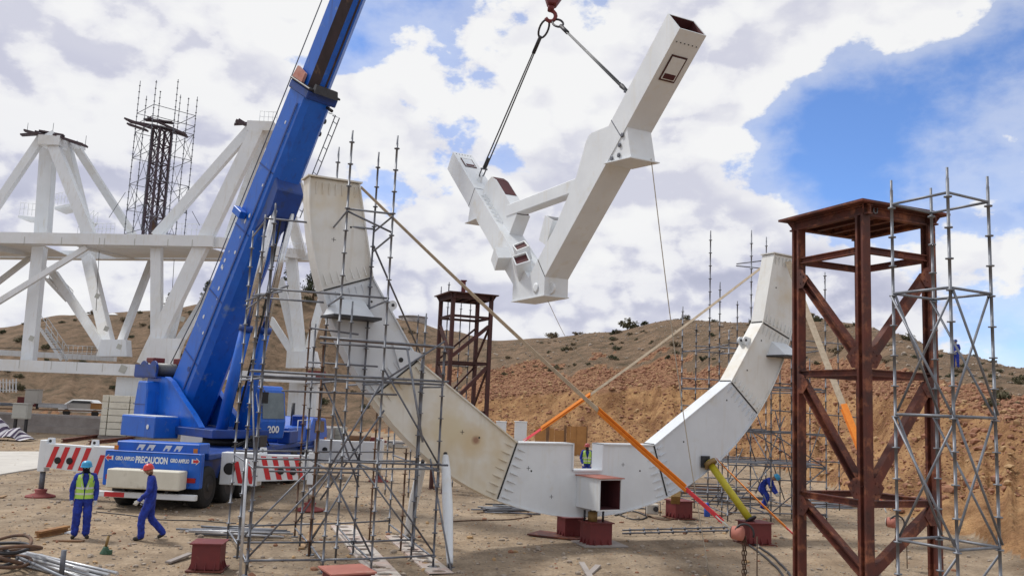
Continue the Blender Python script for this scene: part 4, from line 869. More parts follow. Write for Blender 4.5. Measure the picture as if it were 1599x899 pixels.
# crane operator cab
cab = MB(); cpf = [(1.9, 1.95), (3.35, 1.95), (3.45, 2.6), (3.25, 3.75), (3.05, 3.95), (2.0, 3.95), (1.9, 3.8)]
cab.prism([sp(x, 1.05, z) for x, z in cpf], bs * 1.15); co = cab.build('operator_cab', BLUE, crane, bevel=.05)
m = MB(); m.prism([sp(x, 1.046, z) for x, z in ((2.08, 2.85), (2.95, 2.85), (2.90, 3.72), (2.12, 3.72))], -bs * .012); m.build('side_window', GLASS, co)
m = MB(); fw = [sp(3.452, 1.15, 2.72), sp(3.452, 2.1, 2.72), sp(3.275, 2.1, 3.70), sp(3.275, 1.15, 3.70)]; m.prism(fw, bh * .012); m.build('windscreen', GLASSL, co)
m = MB(); m.path([sp(3.38, 1.04, 2.0), sp(3.42, 1.03, 2.7), sp(3.05, 1.03, 3.7)], .022, 6); m.build('grab_rail', SILVER, co)
text_mesh('model_number', '200', .36, WHITE, co, sp(3.44, 1.66, 2.30), bs, (0, 0, 1), .004, .010, 0, .95)
sbox('mirror', (3.75, 1.0, 3.5), (.06, .24, .42), BLACK, co); m = MB(); m.tube(sp(3.3, 1.2, 3.8), sp(3.75, 1.0, 3.68), .02, 6); m.build('mirror_arm', BLACK, co)
# boom
def bp_(L, y, q): return PIV + BD * L + bs * y + BU * q
BD = (TIP - PIV).normalized(); BU = BD.cross(bs).normalized()
if BU.z > 0: BU = -BU                       # BU points to the underside
BL = (TIP - PIV).length
def boom_section(name, L0, L1, w0, h0, w1, h1, mats, ch=.16, gface=9):
    m = MB(); N_ = 8
    def ringp(L, wd, ht):
        a, b = wd / 2, ht / 2; c = ch * wd
        return [bp_(L, y, q) for y, q in ((-a, -b), (-a, b - c), (-a + c, b), (a - c, b), (a, b - c), (a, -b))]
    A, B = ringp(L0, w0, h0), ringp(L1, w1, h1); n = 6
    m.add(A + B, [tuple(range(n))[::-1], tuple(range(n, 2 * n))], 0)
    o = len(m.v) - 12
    for i in range(n):
        j = (i + 1) % n; m.f.append([o + i, o + j, o + n + j, o + n + i]); m.mi.append(1 if (i == gface and len(mats) > 1) else 0); m.sm.append(False)
    return m.build(name, mats, crane)
Lc = BL * .380
b1 = boom_section('boom_base_section', -.6, Lc, 1.40, 1.60, 1.12, 1.24, [BLUE, BLUED])
b2 = boom_section('boom_telescope_section', Lc - .5, BL, .92, .98, .86, .90, [BLUE, GREASE], .30, 1)
gs = MB(); gs.hexa([bp_(Lc, .02, .4925), bp_(Lc, .10, .4925), bp_(BL - 1, .12, .4535), bp_(BL - 1, .03, .4535)], [bp_(Lc, .02, .497), bp_(Lc, .10, .497), bp_(BL - 1, .12, .458), bp_(BL - 1, .03, .458)]); gs.build('grease_streak', GREASE, b2)
# collar
for nm, L0, L1, ww, hh, mt in (('boom_collar', Lc - .28, Lc + .02, 1.26, 1.38, BLUED), ('collar_rim', Lc + .03, Lc + .11, 1.36, 1.48, STEELD)):
    m = MB(); q = lambda L: [bp_(L, -ww / 2, -hh / 2), bp_(L, ww / 2, -hh / 2), bp_(L, ww / 2, hh / 2), bp_(L, -ww / 2, hh / 2)]; m.hexa(q(L0), q(L1)); m.build(nm, mt, b1, bevel=.03)
m = MB(); m.hexa([bp_(Lc + .12, -.62, -.70), bp_(Lc + .12, -.62, .02), bp_(Lc + .12, -.52, .02), bp_(Lc + .12, -.52, -.70)], [bp_(Lc + .55, -.60, -.64), bp_(Lc + .45, -.60, .0), bp_(Lc + .45, -.5, .0), bp_(Lc + .55, -.5, -.64)]); m.build('wear_pad_cover', pmat('striped_red_guard', (.55, .30, .24), (.40, .14, .10), 2.5, .7), b1)
m = MB(); m.hexa([bp_(Lc + .02, -.5, .66), bp_(Lc + .02, .5, .66), bp_(Lc + .02, .5, .86), bp_(Lc + .02, -.5, .86)], [bp_(Lc + .30, -.45, .62), bp_(Lc + .30, .45, .62), bp_(Lc + .30, .45, .74), bp_(Lc + .30, -.45, .74)]); m.build('wear_pad_box', STEELD, b1)
m = MB(); m.tube(bp_(Lc - .35, .3, .70), bp_(Lc - .35, .3, 1.05), .06, 8); m.build('collar_pin', STEELD, b1)
# side rib, small brackets, ladder on the right edge
for (L, q0, q1, wd) in ((Lc * .60, -.78, -.52, .55),):
    m = MB(); m.hexa([bp_(L, -.62, q0), bp_(L, -.9, q0), bp_(L, -.9, q1 + .35), bp_(L, -.62, q1 + .35)], [bp_(L + .28, -.62, q0), bp_(L + .28, -.9, q0), bp_(L + .28, -.9, q1 + .35), bp_(L + .28, -.62, q1 + .35)]); m.build('side_bracket', BLUE, b1, bevel=.02)
m = MB(); m.hexa([bp_(1.0, -.704, .20), bp_(1.0, -.704, .30), bp_(Lc - .6, -.60, .26), bp_(Lc - .6, -.60, .18)], [bp_(1.0, -.722, .20), bp_(1.0, -.722, .30), bp_(Lc - .6, -.618, .26), bp_(Lc - .6, -.618, .18)]); m.build('side_rib', BLUED, b1)
for L in (3.0, 6.5):
    m = MB(); m.lathe(bp_(L * .28, -.704, .1), [(.10, 0), (.10, .02)], 12, -bs); m.build('pin_end', BLUED, b1)
lad = MB(); L0, L1 = Lc * .66, Lc - .55
m = MB(); m.path([bp_(L0, .66, .42), bp_(L0, .95, .42), bp_(L1, .92, .42), bp_(L1, .62, .42)], .02, 6); m.path([bp_(L0, .66, .72), bp_(L0, .95, .72), bp_(L1, .92, .72), bp_(L1, .62, .72)], .02, 6)
for i in range(8):
    L = lerp(L0, L1, (i + .5) / 8); m.tube(bp_(L, .94, .42), bp_(L, .94, .72), .016, 6)
m.build('boom_ladder', GALV, b1)
for L in (L1 - .4, L1 - .9):
    m = MB(); m.tube(bp_(L, .66, .1), bp_(L, .82, .1), .10, 10); m.build('rope_guide', STEELD, b1)
# lift cylinder bracket and twin lift cylinders
Lb = Lc * .70; hb = .72
m = MB(); pr = [(Lb - 1.5, .55), (Lb + .75, .55), (Lb + .45, 1.02), (Lb - .55, 1.12)]
m.prism([bp_(L, -.55, q) for L, q in pr], bs * 1.1); bk = m.build('cylinder_bracket', BLUED, crane, bevel=.04)
bot = sp(3.3, 0, 2.3)
for s in (-1, 1):
    top = bp_(Lb - .35, s * .36, 1.0); b0 = bot + bs * s * .42; mid = b0.lerp(top, .47)
    m = MB(); m.tube(b0, mid, .21, 16); cy = m.build('lift_cylinder', BLUE, crane)
    m = MB(); m.tube(mid, top, .125, 14); m.build('cylinder_rod', CHROME, cy)
    m = MB(); m.tube(mid - (top - b0).normalized() * .16, mid + (top - b0).normalized() * .05, .245, 16); m.build('gland', BLUED, cy)
m = MB(); m.path([bot + bs * .1, bot.lerp(bp_(Lb, 0, .9), .5) + bh * .3, bp_(Lb, 0, .8)], .04, 6); m.build('hydraulic_hose', BLACK, crane)
m = MB(); m.path([sp(-1.3, -.3, 4.7), bp_(4, -.45, -1.25), bp_(9, -.5, -1.05), bp_(BL, -.3, -.8)], .022, 6); m.build('hoist_rope', WIRE, crane)
for L in (2.2, 4.9, 7.7, 10.2):
    m = MB(); wd = lerp(1.40, 1.12, L / Lc) / 2; ht = lerp(1.60, 1.24, L / Lc) / 2
    m.hexa([bp_(L, -wd - .004, -ht), bp_(L, -wd - .004, ht * .66), bp_(L + .05, -wd - .004, ht * .66), bp_(L + .05, -wd - .004, -ht)], [bp_(L, -wd - .016, -ht), bp_(L, -wd - .016, ht * .66), bp_(L + .05, -wd - .016, ht * .66), bp_(L + .05, -wd - .016, -ht)]); m.build('plate_seam', BLUED, b1)
r_ = random.Random(5)
for k in range(16):
    L = r_.uniform(1.5, Lc - 1); q = r_.uniform(-.55, .2); wd = lerp(1.40, 1.12, L / Lc) / 2; s = r_.uniform(.03, .08)
    m = MB(); m.prism([bp_(L + s * math.cos(t) * 1.6 * r_.uniform(.6, 1), -wd - .004, q + s * math.sin(t) * r_.uniform(.6, 1)) for t in [2 * math.pi * j / 7 for j in range(7)]], -bs * .002); m.build('paint_chip', PALE, b1)
cbox('tool_box', (1.32, 7.2, 1.95), (.5, 1.1, .5), BLUED, bevel=.03); cbox('battery_box', (1.36, 3.6, 1.92), (.4, .8, .42), STEELD, bevel=.02); cbox('air_cleaner', (1.1, 9.3, 2.55), (.5, .6, .5), BLUED, bevel=.05)
m = MB(); m.tube(cp(.7, 9.6, 2.3), cp(.7, 9.6, 3.3), .08, 10); m.build('exhaust_stack', STEELD, crane)
for k in range(4):
    m = MB(); m.path([cp(1.0 + .08 * k, 2.0 + .3 * k, 1.75), cp(1.3, 3.0 + .4 * k, 2.05 + .06 * k), cp(1.25, 4.2 + .3 * k, 1.72)], .03, 6); m.build('hydraulic_hose', BLACK, crane)
for k in range(5): cbox('cab_step', (1.46, 11.2, .45 + .22 * k), (.14, .5, .03), GALVD)
m = MB(); m.path([cp(1.45, 8.0, 1.7), cp(1.45, 8.0, 2.6), cp(1.45, 9.8, 2.6), cp(1.45, 9.8, 1.7)], .02, 6); m.build('deck_rail', PALE, crane)
for k in range(6):
    m = MB(); m.lathe(cp(-1.2 + .48 * k, -1.774, .80), [(.022, 0), (.018, .012)], 6, -CH); m.build('bolt', BLUED, rear)
m = MB(); m.box(cp(0, -1.776, 1.72), (2.9, .008, .02), CM); m.build('panel_seam', BLUED, rear)
# boom head so that the tip is complete above the hook
m = MB(); m.hexa([bp_(BL - .6, -.5, -.55), bp_(BL - .6, .5, -.55), bp_(BL - .6, .5, .7), bp_(BL - .6, -.5, .7)], [bp_(BL + .5, -.45, -.3), bp_(BL + .5, .45, -.3), bp_(BL + .5, .45, .9), bp_(BL + .5, -.45, .9)]); m.build('boom_head', BLUE, crane)
# ================================================================== white telescope mount, far left
TY, TB = 65., 75.
tel = thing('telescope_mount', 'large white welded truss structure behind the blue crane', 'truss structure', (P(150, 600, 68).x, 68, 0))
def mem(x0, y0, x1, y1, wpx, Y0=TY, Y1=None, name='truss_leg', mat=TELE, dep=None, ext=0.):
    Y1 = Y1 or Y0; a, b = P(x0, y0, Y0), P(x1, y1, Y1); w_ = wpx * (Y0 + Y1) / 2 / FPX; m = MB(); d = (b - a).normalized()
    m.beam(a - d * ext, b + d * ext, w_ * .84, dep or w_ * .62, up=V(0, 1, 0) if abs(d.y) < .9 else None); return m.build(name, mat, tel)
def tbox(x0, y0, x1, y1, Y, dep, name, mat=TELE, par=tel):
    a, b = P(x0, y0, Y), P(x1, y1, Y); m = MB(); m.box(((a.x + b.x) / 2, Y + dep / 2, (a.z + b.z) / 2), (abs(b.x - a.x), dep, abs(a.z - b.z))); return m.build(name, mat, par)
# upper ring beams (front, back and cross)
mem(-260, 368, 335, 378, 21, TY, name='deck_beam', dep=.9)
mem(-260, 396, 500, 402, 15, TB + 3, name='deck_beam', dep=.9); mem(335, 378, 470, 398, 17, TY, TB + 3, name='deck_beam', dep=.8); mem(130, 384, 205, 399, 14, TY + .8, TB + 2.5, name='deck_beam', dep=.5); mem(-20, 384, 60, 399, 14, TY + .8, TB + 2.5, name='deck_beam', dep=.5)
a = P(100, 386, TY + .6); m = MB(); q = [P(120, 385, TY + .6), P(328, 388, TY + .6), P(380, 403, TB + 2.4), P(180, 402, TB + 2.4)]; m.prism(q, (0, 0, .05)); m.build('deck_plate', TELE, tel)
q = [P(-260, 376, TY + .6), P(60, 380, TY + .6), P(110, 401, TB + 2.4), P(-200, 398, TB + 2.4)]; m = MB(); m.prism(q, (0, 0, .05)); m.build('deck_plate', TELE, tel)
# left A-frame
for x0, y0, x1, y1, w_, Ya, Yb in ((66, 215, -36, 366, 15, TY + 2, TY), (76, 232, 67, 366, 25, TY + 4.5, TY + 5), (79, 214, 140, 366, 20, TY + 2, TY), (102, 226, 137, 366, 19, TY + 4.5, TB), (117, 226, 206, 364, 13, TY + 4.5, TB)):
    mem(x0, y0, x1, y1, w_, Ya, Yb, ext=.25)
tbox(60, 210, 92, 226, TY + 1.2, 1.4, 'apex_block'); q = [P(76, 210, TY + 1.4), P(116, 220, TY + 4.4), P(116, 230, TY + 4.4), P(76, 222, TY + 1.4)]; m = MB(); m.prism(q, (.5, .9, 0)); m.build('apex_plate', TELE, tel)
# right A-frame
for x0, y0, x1, y1, w_, Ya, Yb in ((396, 196, 246, 366, 17, TY + 2, TY + 2), (404, 200, 228, 566, 25, TY + 1, TY - .5), (412, 215, 357, 372, 15, TY + 4, TB), (418, 205, 470, 396, 19, TY + 4, TB + 2), (425, 205, 520, 396, 15, TY + 5, TB + 4)):
    mem(x0, y0, x1, y1, w_, Ya, Yb, ext=.2)
tbox(386, 188, 426, 204, TY + .6, 3.2, 'apex_block')
# lower storey
for x0, y0, x1, y1, w_, Ya, Yb in ((62, 390, 45, 562, 22, TY + 1, TY), (245, 388, 245, 540, 19, TY + .5, TY), (133, 388, -20, 482, 10, TY, TY - 1), (50, 400, -10, 446, 9, TB, TB - 2), (85, 428, 163, 546, 14, TB, TY + 1.2), (138, 404, 171, 546, 20, TB, TY + 1.6),
                                   (236, 410, 184, 548, 12, TB, TY + 1.2), (338, 440, 268, 552, 14, TB, TY + .5), (455, 404, 470, 560, 20, TB + 2, TB), (438, 440, 466, 560, 15, TB + 3, TB), (424, 500, 464, 562, 12, TB + 2, TB), (520, 404, 478, 560, 14, TB + 4, TB), (300, 400, 262, 548, 11, TB, TY + 1)):
    mem(x0, y0, x1, y1, w_, Ya, Yb, ext=.15)
# base beams, gusset nodes, feet
mem(-260, 559, 214, 578, 21, TY - 1, name='base_beam', dep=.9); mem(214, 578, 500, 592, 18, TY - 1, TB, name='base_beam', dep=.8); mem(-100, 545, 180, 560, 10, TB, name='base_beam', dep=.6)
for pts, Y, dep in (([(158, 530), (196, 530), (198, 556), (150, 556)], TY + .8, 1.), ([(236, 528), (284, 528), (276, 548), (268, 578), (214, 578)], TY - 1, .9), ([(262, 545), (280, 545), (276, 576), (264, 576)], TY - 1.6, .3), ([(448, 548), (492, 548), (498, 574), (446, 574)], TB - .6, 1.)):
    m = MB(); m.prism([P(x, y, Y) for x, y in pts], (0, dep, 0)); m.build('gusset_node', TELE, tel)
for (x0, y0, x1, y1, Y, mt) in ((213, 574, 236, 586, TY - 1.7, MAROON), (259, 575, 279, 587, TY - 1.7, MAROON), (478, 578, 505, 591, TB - .8, MAROON)): tbox(x0, y0, x1, y1, Y, .8, 'bearing_pad', mt)
tbox(182, 588, 216, 652, TY - .8, 1.2, 'support_column'); tbox(-60, 586, -30, 652, TY - .8, 1.2, 'support_column'); tbox(452, 594, 492, 652, TB - .4, 1.2, 'support_column')
for (x, y) in ((152, 462), (166, 513), (186, 541), (285, 498), (303, 515), (49, 528), (192, 576)):
    p = P(x, y, TY - (1.47 if y > 570 else .62)); s_ = .34 if y < 570 else .5; m = MB(); m.box((p.x, p.y, p.z), (s_, .03, s_ * 1.1), Euler((0, R(20), 0)).to_matrix()); m.build('access_hole', GREYBOX, tel)
for x in (-20, 38, 96, 155, 163, 210, 262, 300):
    a, b = P(x, 367 + x * .018, TY - .46), P(x, 383 + x * .018, TY - .46); m = MB(); m.box(((a.x + b.x) / 2, TY - .456, (a.z + b.z) / 2), (.05, .01, (a.z - b.z) * .8)); m.build('weld_seam', GREYBOX, tel)
for (x0, y0, x1, y1) in ((155, 392, 150, 485), (272, 405, 268, 470), (300, 330, 312, 352), (196, 300, 170, 340), (0, 543, 160, 547), (160, 547, 300, 538)):
    m = MB(); m.tube(P(x0, y0, TY + 2), P(x1, y1, TY + 2), .022, 5); m.build('hanging_cable', STEELD, tel)
for (x, y) in ((30, 568), (80, 570), (120, 572), (160, 574)):
    p = P(x, y, TY - 1.46); m = MB(); m.box((p.x, TY - 1.455, p.z), (.04, .01, .62)); m.build('weld_seam', GREYBOX, tel)
# stairs
def stair(x0, y0, x1, y1, Y, wd, n):
    a, b = P(x0, y0, Y), P(x1, y1, Y); d = (b - a); st = None
    for s in (0, wd):
        m = MB(); m.beam(a + V(0, s, 0), b + V(0, s, 0), .06, .22); st = m.build('stair_stringer', TELE, tel)
        m = MB(); m.tube(a + V(0, s, 1.), b + V(0, s, 1.), .03, 6); m.build('handrail', TELE, st)
        for i in range(5):
            p = a.lerp(b, i / 4) + V(0, s, 0); m = MB(); m.tube(p, p + V(0, 0, 1.), .025, 6); m.build('baluster', TELE, st)
    for i in range(n):
        p = a.lerp(b, (i + .5) / n); m = MB(); m.box((p.x, p.y + wd / 2, p.z), (.24, wd, .04)); m.build('stair_tread', TELE, tel)
stair(62, 512, 96, 562, TY + 5, .9, 12); stair(68, 432, 104, 470, TB - 1, .9, 9); stair(120, 372, 145, 345, TB + 1, .8, 6)
def railing(pts, Y, hh, n):
    ps = [P(x, y, Y) for x, y in pts]; rt = None
    for zz in (hh, hh * .5):
        m = MB(); m.path([p + V(0, 0, zz) for p in ps], .025, 5); r_ = m.build('guard_rail', TELE, tel); rt = rt or r_
    for p, q in zip(ps, ps[1:]):
        for i in range(n + 1):
            c = p.lerp(q, i / n); m = MB(); m.tube(c, c + V(0, 0, hh), .022, 5); m.build('rail_post', TELE, rt)
railing([(98, 560), (156, 563)], TY + 4, 1.1, 8); railing([(146, 366), (178, 366)], TB, 1.0, 5); railing([(30, 335), (62, 338)], TB, 1.1, 5); railing([(85, 322), (105, 316)], TB, 1.1, 4); railing([(275, 366), (330, 368)], TB, 1.0, 7); railing([(452, 396), (488, 398)], TB, 1., 6); railing([(405, 190), (432, 192)], TY + 3, .9, 4)
m = MB(); m.prism([P(28, 336, TB), P(64, 340, TB), P(64, 344, TB), P(28, 340, TB)], (0, 2, 0)); m.build('landing', TELE, tel); m = MB(); m.prism([P(85, 323, TB), P(108, 318, TB), P(108, 322, TB), P(85, 327, TB)], (0, 2, 0)); m.build('landing', TELE, tel)
DKP = pmat('dark_weathered_plank', (.075, .05, .06), (.045, .03, .038), 3, .8)
# scattered planks on the apexes: platforms
for nm, lab, pts in (('plank_platform', 'jumble of dark planks lying over the apex of the far white A-frame', [(38, 204, 70, 212), (48, 208, 92, 213), (56, 204, 108, 218), (70, 206, 125, 226), (84, 210, 136, 228), (62, 203, 100, 210), (92, 214, 130, 226), (33, 210, 84, 207)]),
                     ('plank_platform', 'short dark planks on the A-frame apex beside the blue boom', [(368, 188, 386, 196), (372, 186, 390, 197), (366, 192, 386, 191)])):
    th = thing(nm, lab, 'planks', P((pts[0][0] + pts[0][2]) / 2, pts[0][1], TY + 2))
    for i, (x0, y0, x1, y1) in enumerate(pts):
        m = MB(); Y = TY + 1.4 + (i % 4) * .5; m.beam(P(x0, y0 + (i % 3), Y), P(x1, y1 + (i % 3), Y + .4), .5, .13); m.build('plank', DKP, th)
for x in (42, 82, 133):
    m = MB(); a = P(x, 208 if x < 100 else 228, TY + 2); m.tube(a, a + V(0, 0, .85), .02, 5); m.build('guard_post', GALVD, tel)
# ------------------------------------------------------------------ dark lattice tower with its own scaffold on the deck
def square(f, apx, lpx, rpx):
    a, l, r = [(q - 799.5) / FPX for q in (apx, lpx, rpx)]
    dx = ((l - a) * f + l * (r - a) * f) / (1 + l * r); dy = (r - a) * f - r * dx
    A = V(a * f, f, 0); e1, e2 = V(dx, dy, 0), V(dy, -dx, 0); return [A, A + e1, A + e1 + e2, A + e2]
zb, zt = P(230, 366, 70).z, P(230, 196, 70).z
cs = square(70., 222, 211, 241); ctr = (cs[0] + cs[2]) / 2
lat = thing('lattice_tower', 'slender dark lattice tower rising from the white structure inside a scaffold cage', 'lattice tower', (ctr.x, ctr.y, zb))
DK = pmat('dark_purple_steel', (.07, .045, .06), (.045, .03, .04), 2, .7)
for c in cs:
    m = MB(); m.beam(V(c.x, c.y, zb), V(c.x, c.y, zt), .17); m.build('post', DK, lat)
nb = 6
for i in range(4):
    p, q = cs[i], cs[(i + 1) % 4]
    for k in range(nb):
        z0, z1 = lerp(zb, zt, k / nb), lerp(zb, zt, (k + 1) / nb)
        m = MB(); m.beam(V(p.x, p.y, z0), V(q.x, q.y, z1), .06); m.build('lattice_brace', DK, lat)
        m = MB(); m.beam(V(q.x, q.y, z0), V(p.x, p.y, z1), .055); m.build('lattice_brace', DK, lat)
        m = MB(); m.beam(V(p.x, p.y, z1), V(q.x, q.y, z1), .09); m.build('lattice_rail', DK, lat)
m = MB(); m.tube(V(ctr.x, ctr.y, zb), V(ctr.x, ctr.y, zb + 1.6), .2, 8); m.build('core_tube', RUSTP, lat)
pd = [(196, 186, 238, 201), (202, 190, 246, 198), (232, 184, 290, 210), (226, 187, 270, 192), (240, 196, 292, 213), (200, 194, 230, 204)]
for i, (x0, y0, x1, y1) in enumerate(pd):
    m = MB(); m.beam(P(x0, y0, 69.5 + .3 * i), P(x1, y1, 69.5 + .3 * i), .55, .14); m.build('plank', DKP, lat)
cage = thing('scaffold_cage', 'tall thin tube scaffold cage around the dark lattice tower', 'scaffold', (ctr.x, ctr.y, zb))
sq = square(68.3, 208, 182, 277); tops = [125, 128, 146, 148]
pts8 = []
for i in range(4):
    p, q = sq[i], sq[(i + 1) % 4]; pts8 += [p, p.lerp(q, .5)]
for i, c in enumerate(pts8):
    ztop = P(230, [125, 150, 127, 142, 146, 150, 148, 122][i], c.y).z; m = MB(); m.tube(V(c.x, c.y, zb - (.4 if i in (2, 6) else 0)), V(c.x, c.y, ztop), .034, 5)
    po = m.build('standard', GALVD, cage); k = zb + .4
    m = MB()
    while k < ztop: m.tube(V(c.x, c.y, k), V(c.x, c.y, k + .06), .075, 6); k += .55
    ro = m.build('rosettes', GALVD, po); ro['kind'] = 'stuff'
for z in [P(230, y, 70).z for y in (173, 190, 203, 244, 285, 326, 364)]:
    for i in range(4):
        p, q = sq[i], sq[(i + 1) % 4]; m = MB(); m.tube(V(p.x, p.y, z), V(q.x, q.y, z), .03, 5); m.build('ledger', GALVD, cage)
zl = [P(230, y, 70).z for y in (203, 244, 285, 326, 364)]
for i in range(4):
    p, q = sq[i], sq[(i + 1) % 4]; h = p.lerp(q, .5)
    for k in range(4):
        for (a_, b_) in ((p, h), (h, p)) if (i + k) % 2 else ((h, q), (q, h)):
            m = MB(); m.tube(V(a_.x, a_.y, zl[k]), V(b_.x, b_.y, zl[k + 1]), .022, 5); m.build('brace', GALVD, cage)
# ------------------------------------------------------------------ site clutter at the left
pad = MB(); pts = [G(-60, 706), G(60, 706), G(128, 716), G(98, 726), G(-60, 752)]; pad.prism([V(p.x, p.y, -.1) for p in pts], (0, 0, .16)); struct(pad.build('concrete_pad', CONCL))
pl = thing('concrete_plinth', 'long low stepped concrete plinth under the white structure', 'plinth', (P(90, 660, 66).x, 68, 0))
def pbox(x0, x1, y0, Y, dep, name, mat, par, z0=0.):
    a, b = P(x0, y0, Y), P(x1, y0, Y); m = MB(); m.box(((a.x + b.x) / 2, Y + dep / 2, (a.z + z0) / 2), (b.x - a.x, dep, a.z - z0)); return m.build(name, mat, par)
pbox(-300, 520, 650, 66, 1.0, 'lower_step', CONC, pl); pbox(-300, 520, 634, 67.004, 6, 'upper_step', CONC, pl)
m = MB(); m.beam(P(-300, 629, 67.1), P(520, 652, 67.1), .3, .10); m.build('timber_edge', WOODD, pl)
bs_t = thing('ballast_stack', 'stack of cream concrete ballast slabs beside the crane counterweight', 'ballast', (P(192, 668, 62).x, 62.5, 0))
zt_ = P(190, 617, 62).z
for k in range(6):
    z0, z1 = .25 + (zt_ - .25) * k / 6, .25 + (zt_ - .25) * (k + 1) / 6
    for x0, x1 in ((160, 170), (171, 203), (204, 226)):
        a, b = P(x0, 640, 62), P(x1, 640, 62); m = MB(); m.box(((a.x + b.x) / 2, 62.6, (z0 + z1) / 2 - .012), (b.x - a.x - .03, 1.6, z1 - z0 - .035)); m.build('slab', BALLAST, bs_t, bevel=.015)
m = MB(); a, b = P(158, 640, 62), P(228, 640, 62); m.box(((a.x + b.x) / 2, 62.6, .12), (b.x - a.x, 1.4, .24)); m.build('timber_bearer', CONC, bs_t)
def tarp():
    c = G(158, 676); o = thing('striped_tarp', 'crumpled white and dark striped tarpaulin on the ground by the ballast stack', 'tarpaulin', c); n = 26; r_ = random.Random(4)
    c = V(c.x, 56., 0); prof = []
    for i in range(n):
        t = i / (n - 1); x = (t - .5) * 3.0; hh = (1.35 * math.exp(-((t - .28) / .20) ** 2) + .7 * math.exp(-((t - .72) / .16) ** 2) + .15) ; prof.append((x, hh))
    for j in range(n - 1):
        m = MB(); (x0, h0), (x1, h1) = prof[j], prof[j + 1]; rows = []
        for k in range(7):
            s = k / 6; zz = lambda h: h * math.sin(math.pi * (.12 + .88 * s) * .98); yy = -.9 + 1.8 * s
            rows.append((c + V(x0 + .25 * s + .1 * math.sin(k + j), yy, max(.03, zz(h0))), c + V(x1 + .25 * s + .1 * math.sin(k + j + 1), yy, max(.03, zz(h1)))))
        vs = [p for r in rows for p in r]; m.add(vs, [(2 * k, 2 * k + 1, 2 * k + 3, 2 * k + 2) for k in range(6)], 0, True); m.build('stripe', TARPB if j % 2 else TARPW, o)
tarp()
def cabinet(x0, y0, x1, y1, Y, legs, mat, label):
    a, b = P(x0, y0, Y), P(x1, y1, Y); zb_ = tz(a.x, Y); o = thing('electrical_cabinet', label, 'cabinet', ((a.x + b.x) / 2, Y, 0)); m = MB(); m.box(((a.x + b.x) / 2, Y, (a.z + b.z) / 2), (b.x - a.x, .6, a.z - b.z)); c = m.build('cabinet_body', mat, o, bevel=.02)
    m = MB(); m.box(((a.x + b.x) / 2, Y - .315, (a.z + b.z) / 2), (b.x - a.x - .12, .02, a.z - b.z - .14)); m.build('cabinet_door', mat, c)
    m = MB(); m.box(((a.x + b.x) / 2, Y, a.z + .03), (b.x - a.x + .1, .72, .05)); m.build('cabinet_cap', mat, c)
    for s in (.15, .85):
        m = MB(); x = lerp(a.x, b.x, s); m.box((x, Y, (b.z + legs) / 2), (.14, .2, max(.05, b.z - legs))); m.build('leg', STEELD, o)
cabinet(24, 630, 45, 654, 60, 0, GREYBOX, 'grey electrical cabinet on two dark legs before the concrete plinth')
cabinet(43, 608, 62, 630, 69, P(0, 632, 67).z - .3, CONCL, 'pale cabinet on top of the concrete plinth under the white base beam')
# small parked white vehicle, white picket rail, planks and pipes on the plinth
def car():
    Y = 80.; c = P(135, 620, Y); c.z = tz(c.x, Y) + .9; o = thing('parked_car', 'small white car parked under the white base beam', 'car', (c.x, Y, c.z)); L = 4.2
    pr = [(-2.1, .35), (-2.1, .9), (-1.6, 1.05), (-.9, 1.5), (.8, 1.5), (1.5, 1.0), (2.1, .85), (2.1, .35)]
    m = MB(); m.prism([c + V(x, -.8, z) for x, z in pr], (0, 1.6, 0)); b = m.build('body', WHITE, o, bevel=.06)
    m = MB(); m.prism([c + V(x, -.806, z) for x, z in ((-1.3, 1.05), (-.8, 1.4), (.72, 1.4), (1.2, 1.05))], (0, -.01, 0)); m.build('side_window', GLASS, b)
    for x in (-1.3, 1.3):
        m = MB(); m.lathe(c + V(x, -.84, .32), [(.2, 0), (.32, 0), (.32, .2), (.2, .2)], 16, (0, 1, 0)); m.build('wheel', BLACK, o)
car()
pk = thing('picket_rail', 'short white picket railing beyond the plinth at the edge of the yard', 'railing', (P(12, 612, 76).x, 76, P(12, 612, 76).z))
for zz in (596, 608):
    m = MB(); m.beam(P(-40, zz, 76), P(27, zz + 1, 76), .06); m.build('rail', TELE, pk)
for i in range(14):
    m = MB(); x = -40 + i * 5; m.beam(P(x, 590 + 3 * abs(math.sin(i)), 76), P(x, 612, 76), .10, .04); m.build('picket', TELE, pk)
zpl = P(0, 634, 67).z
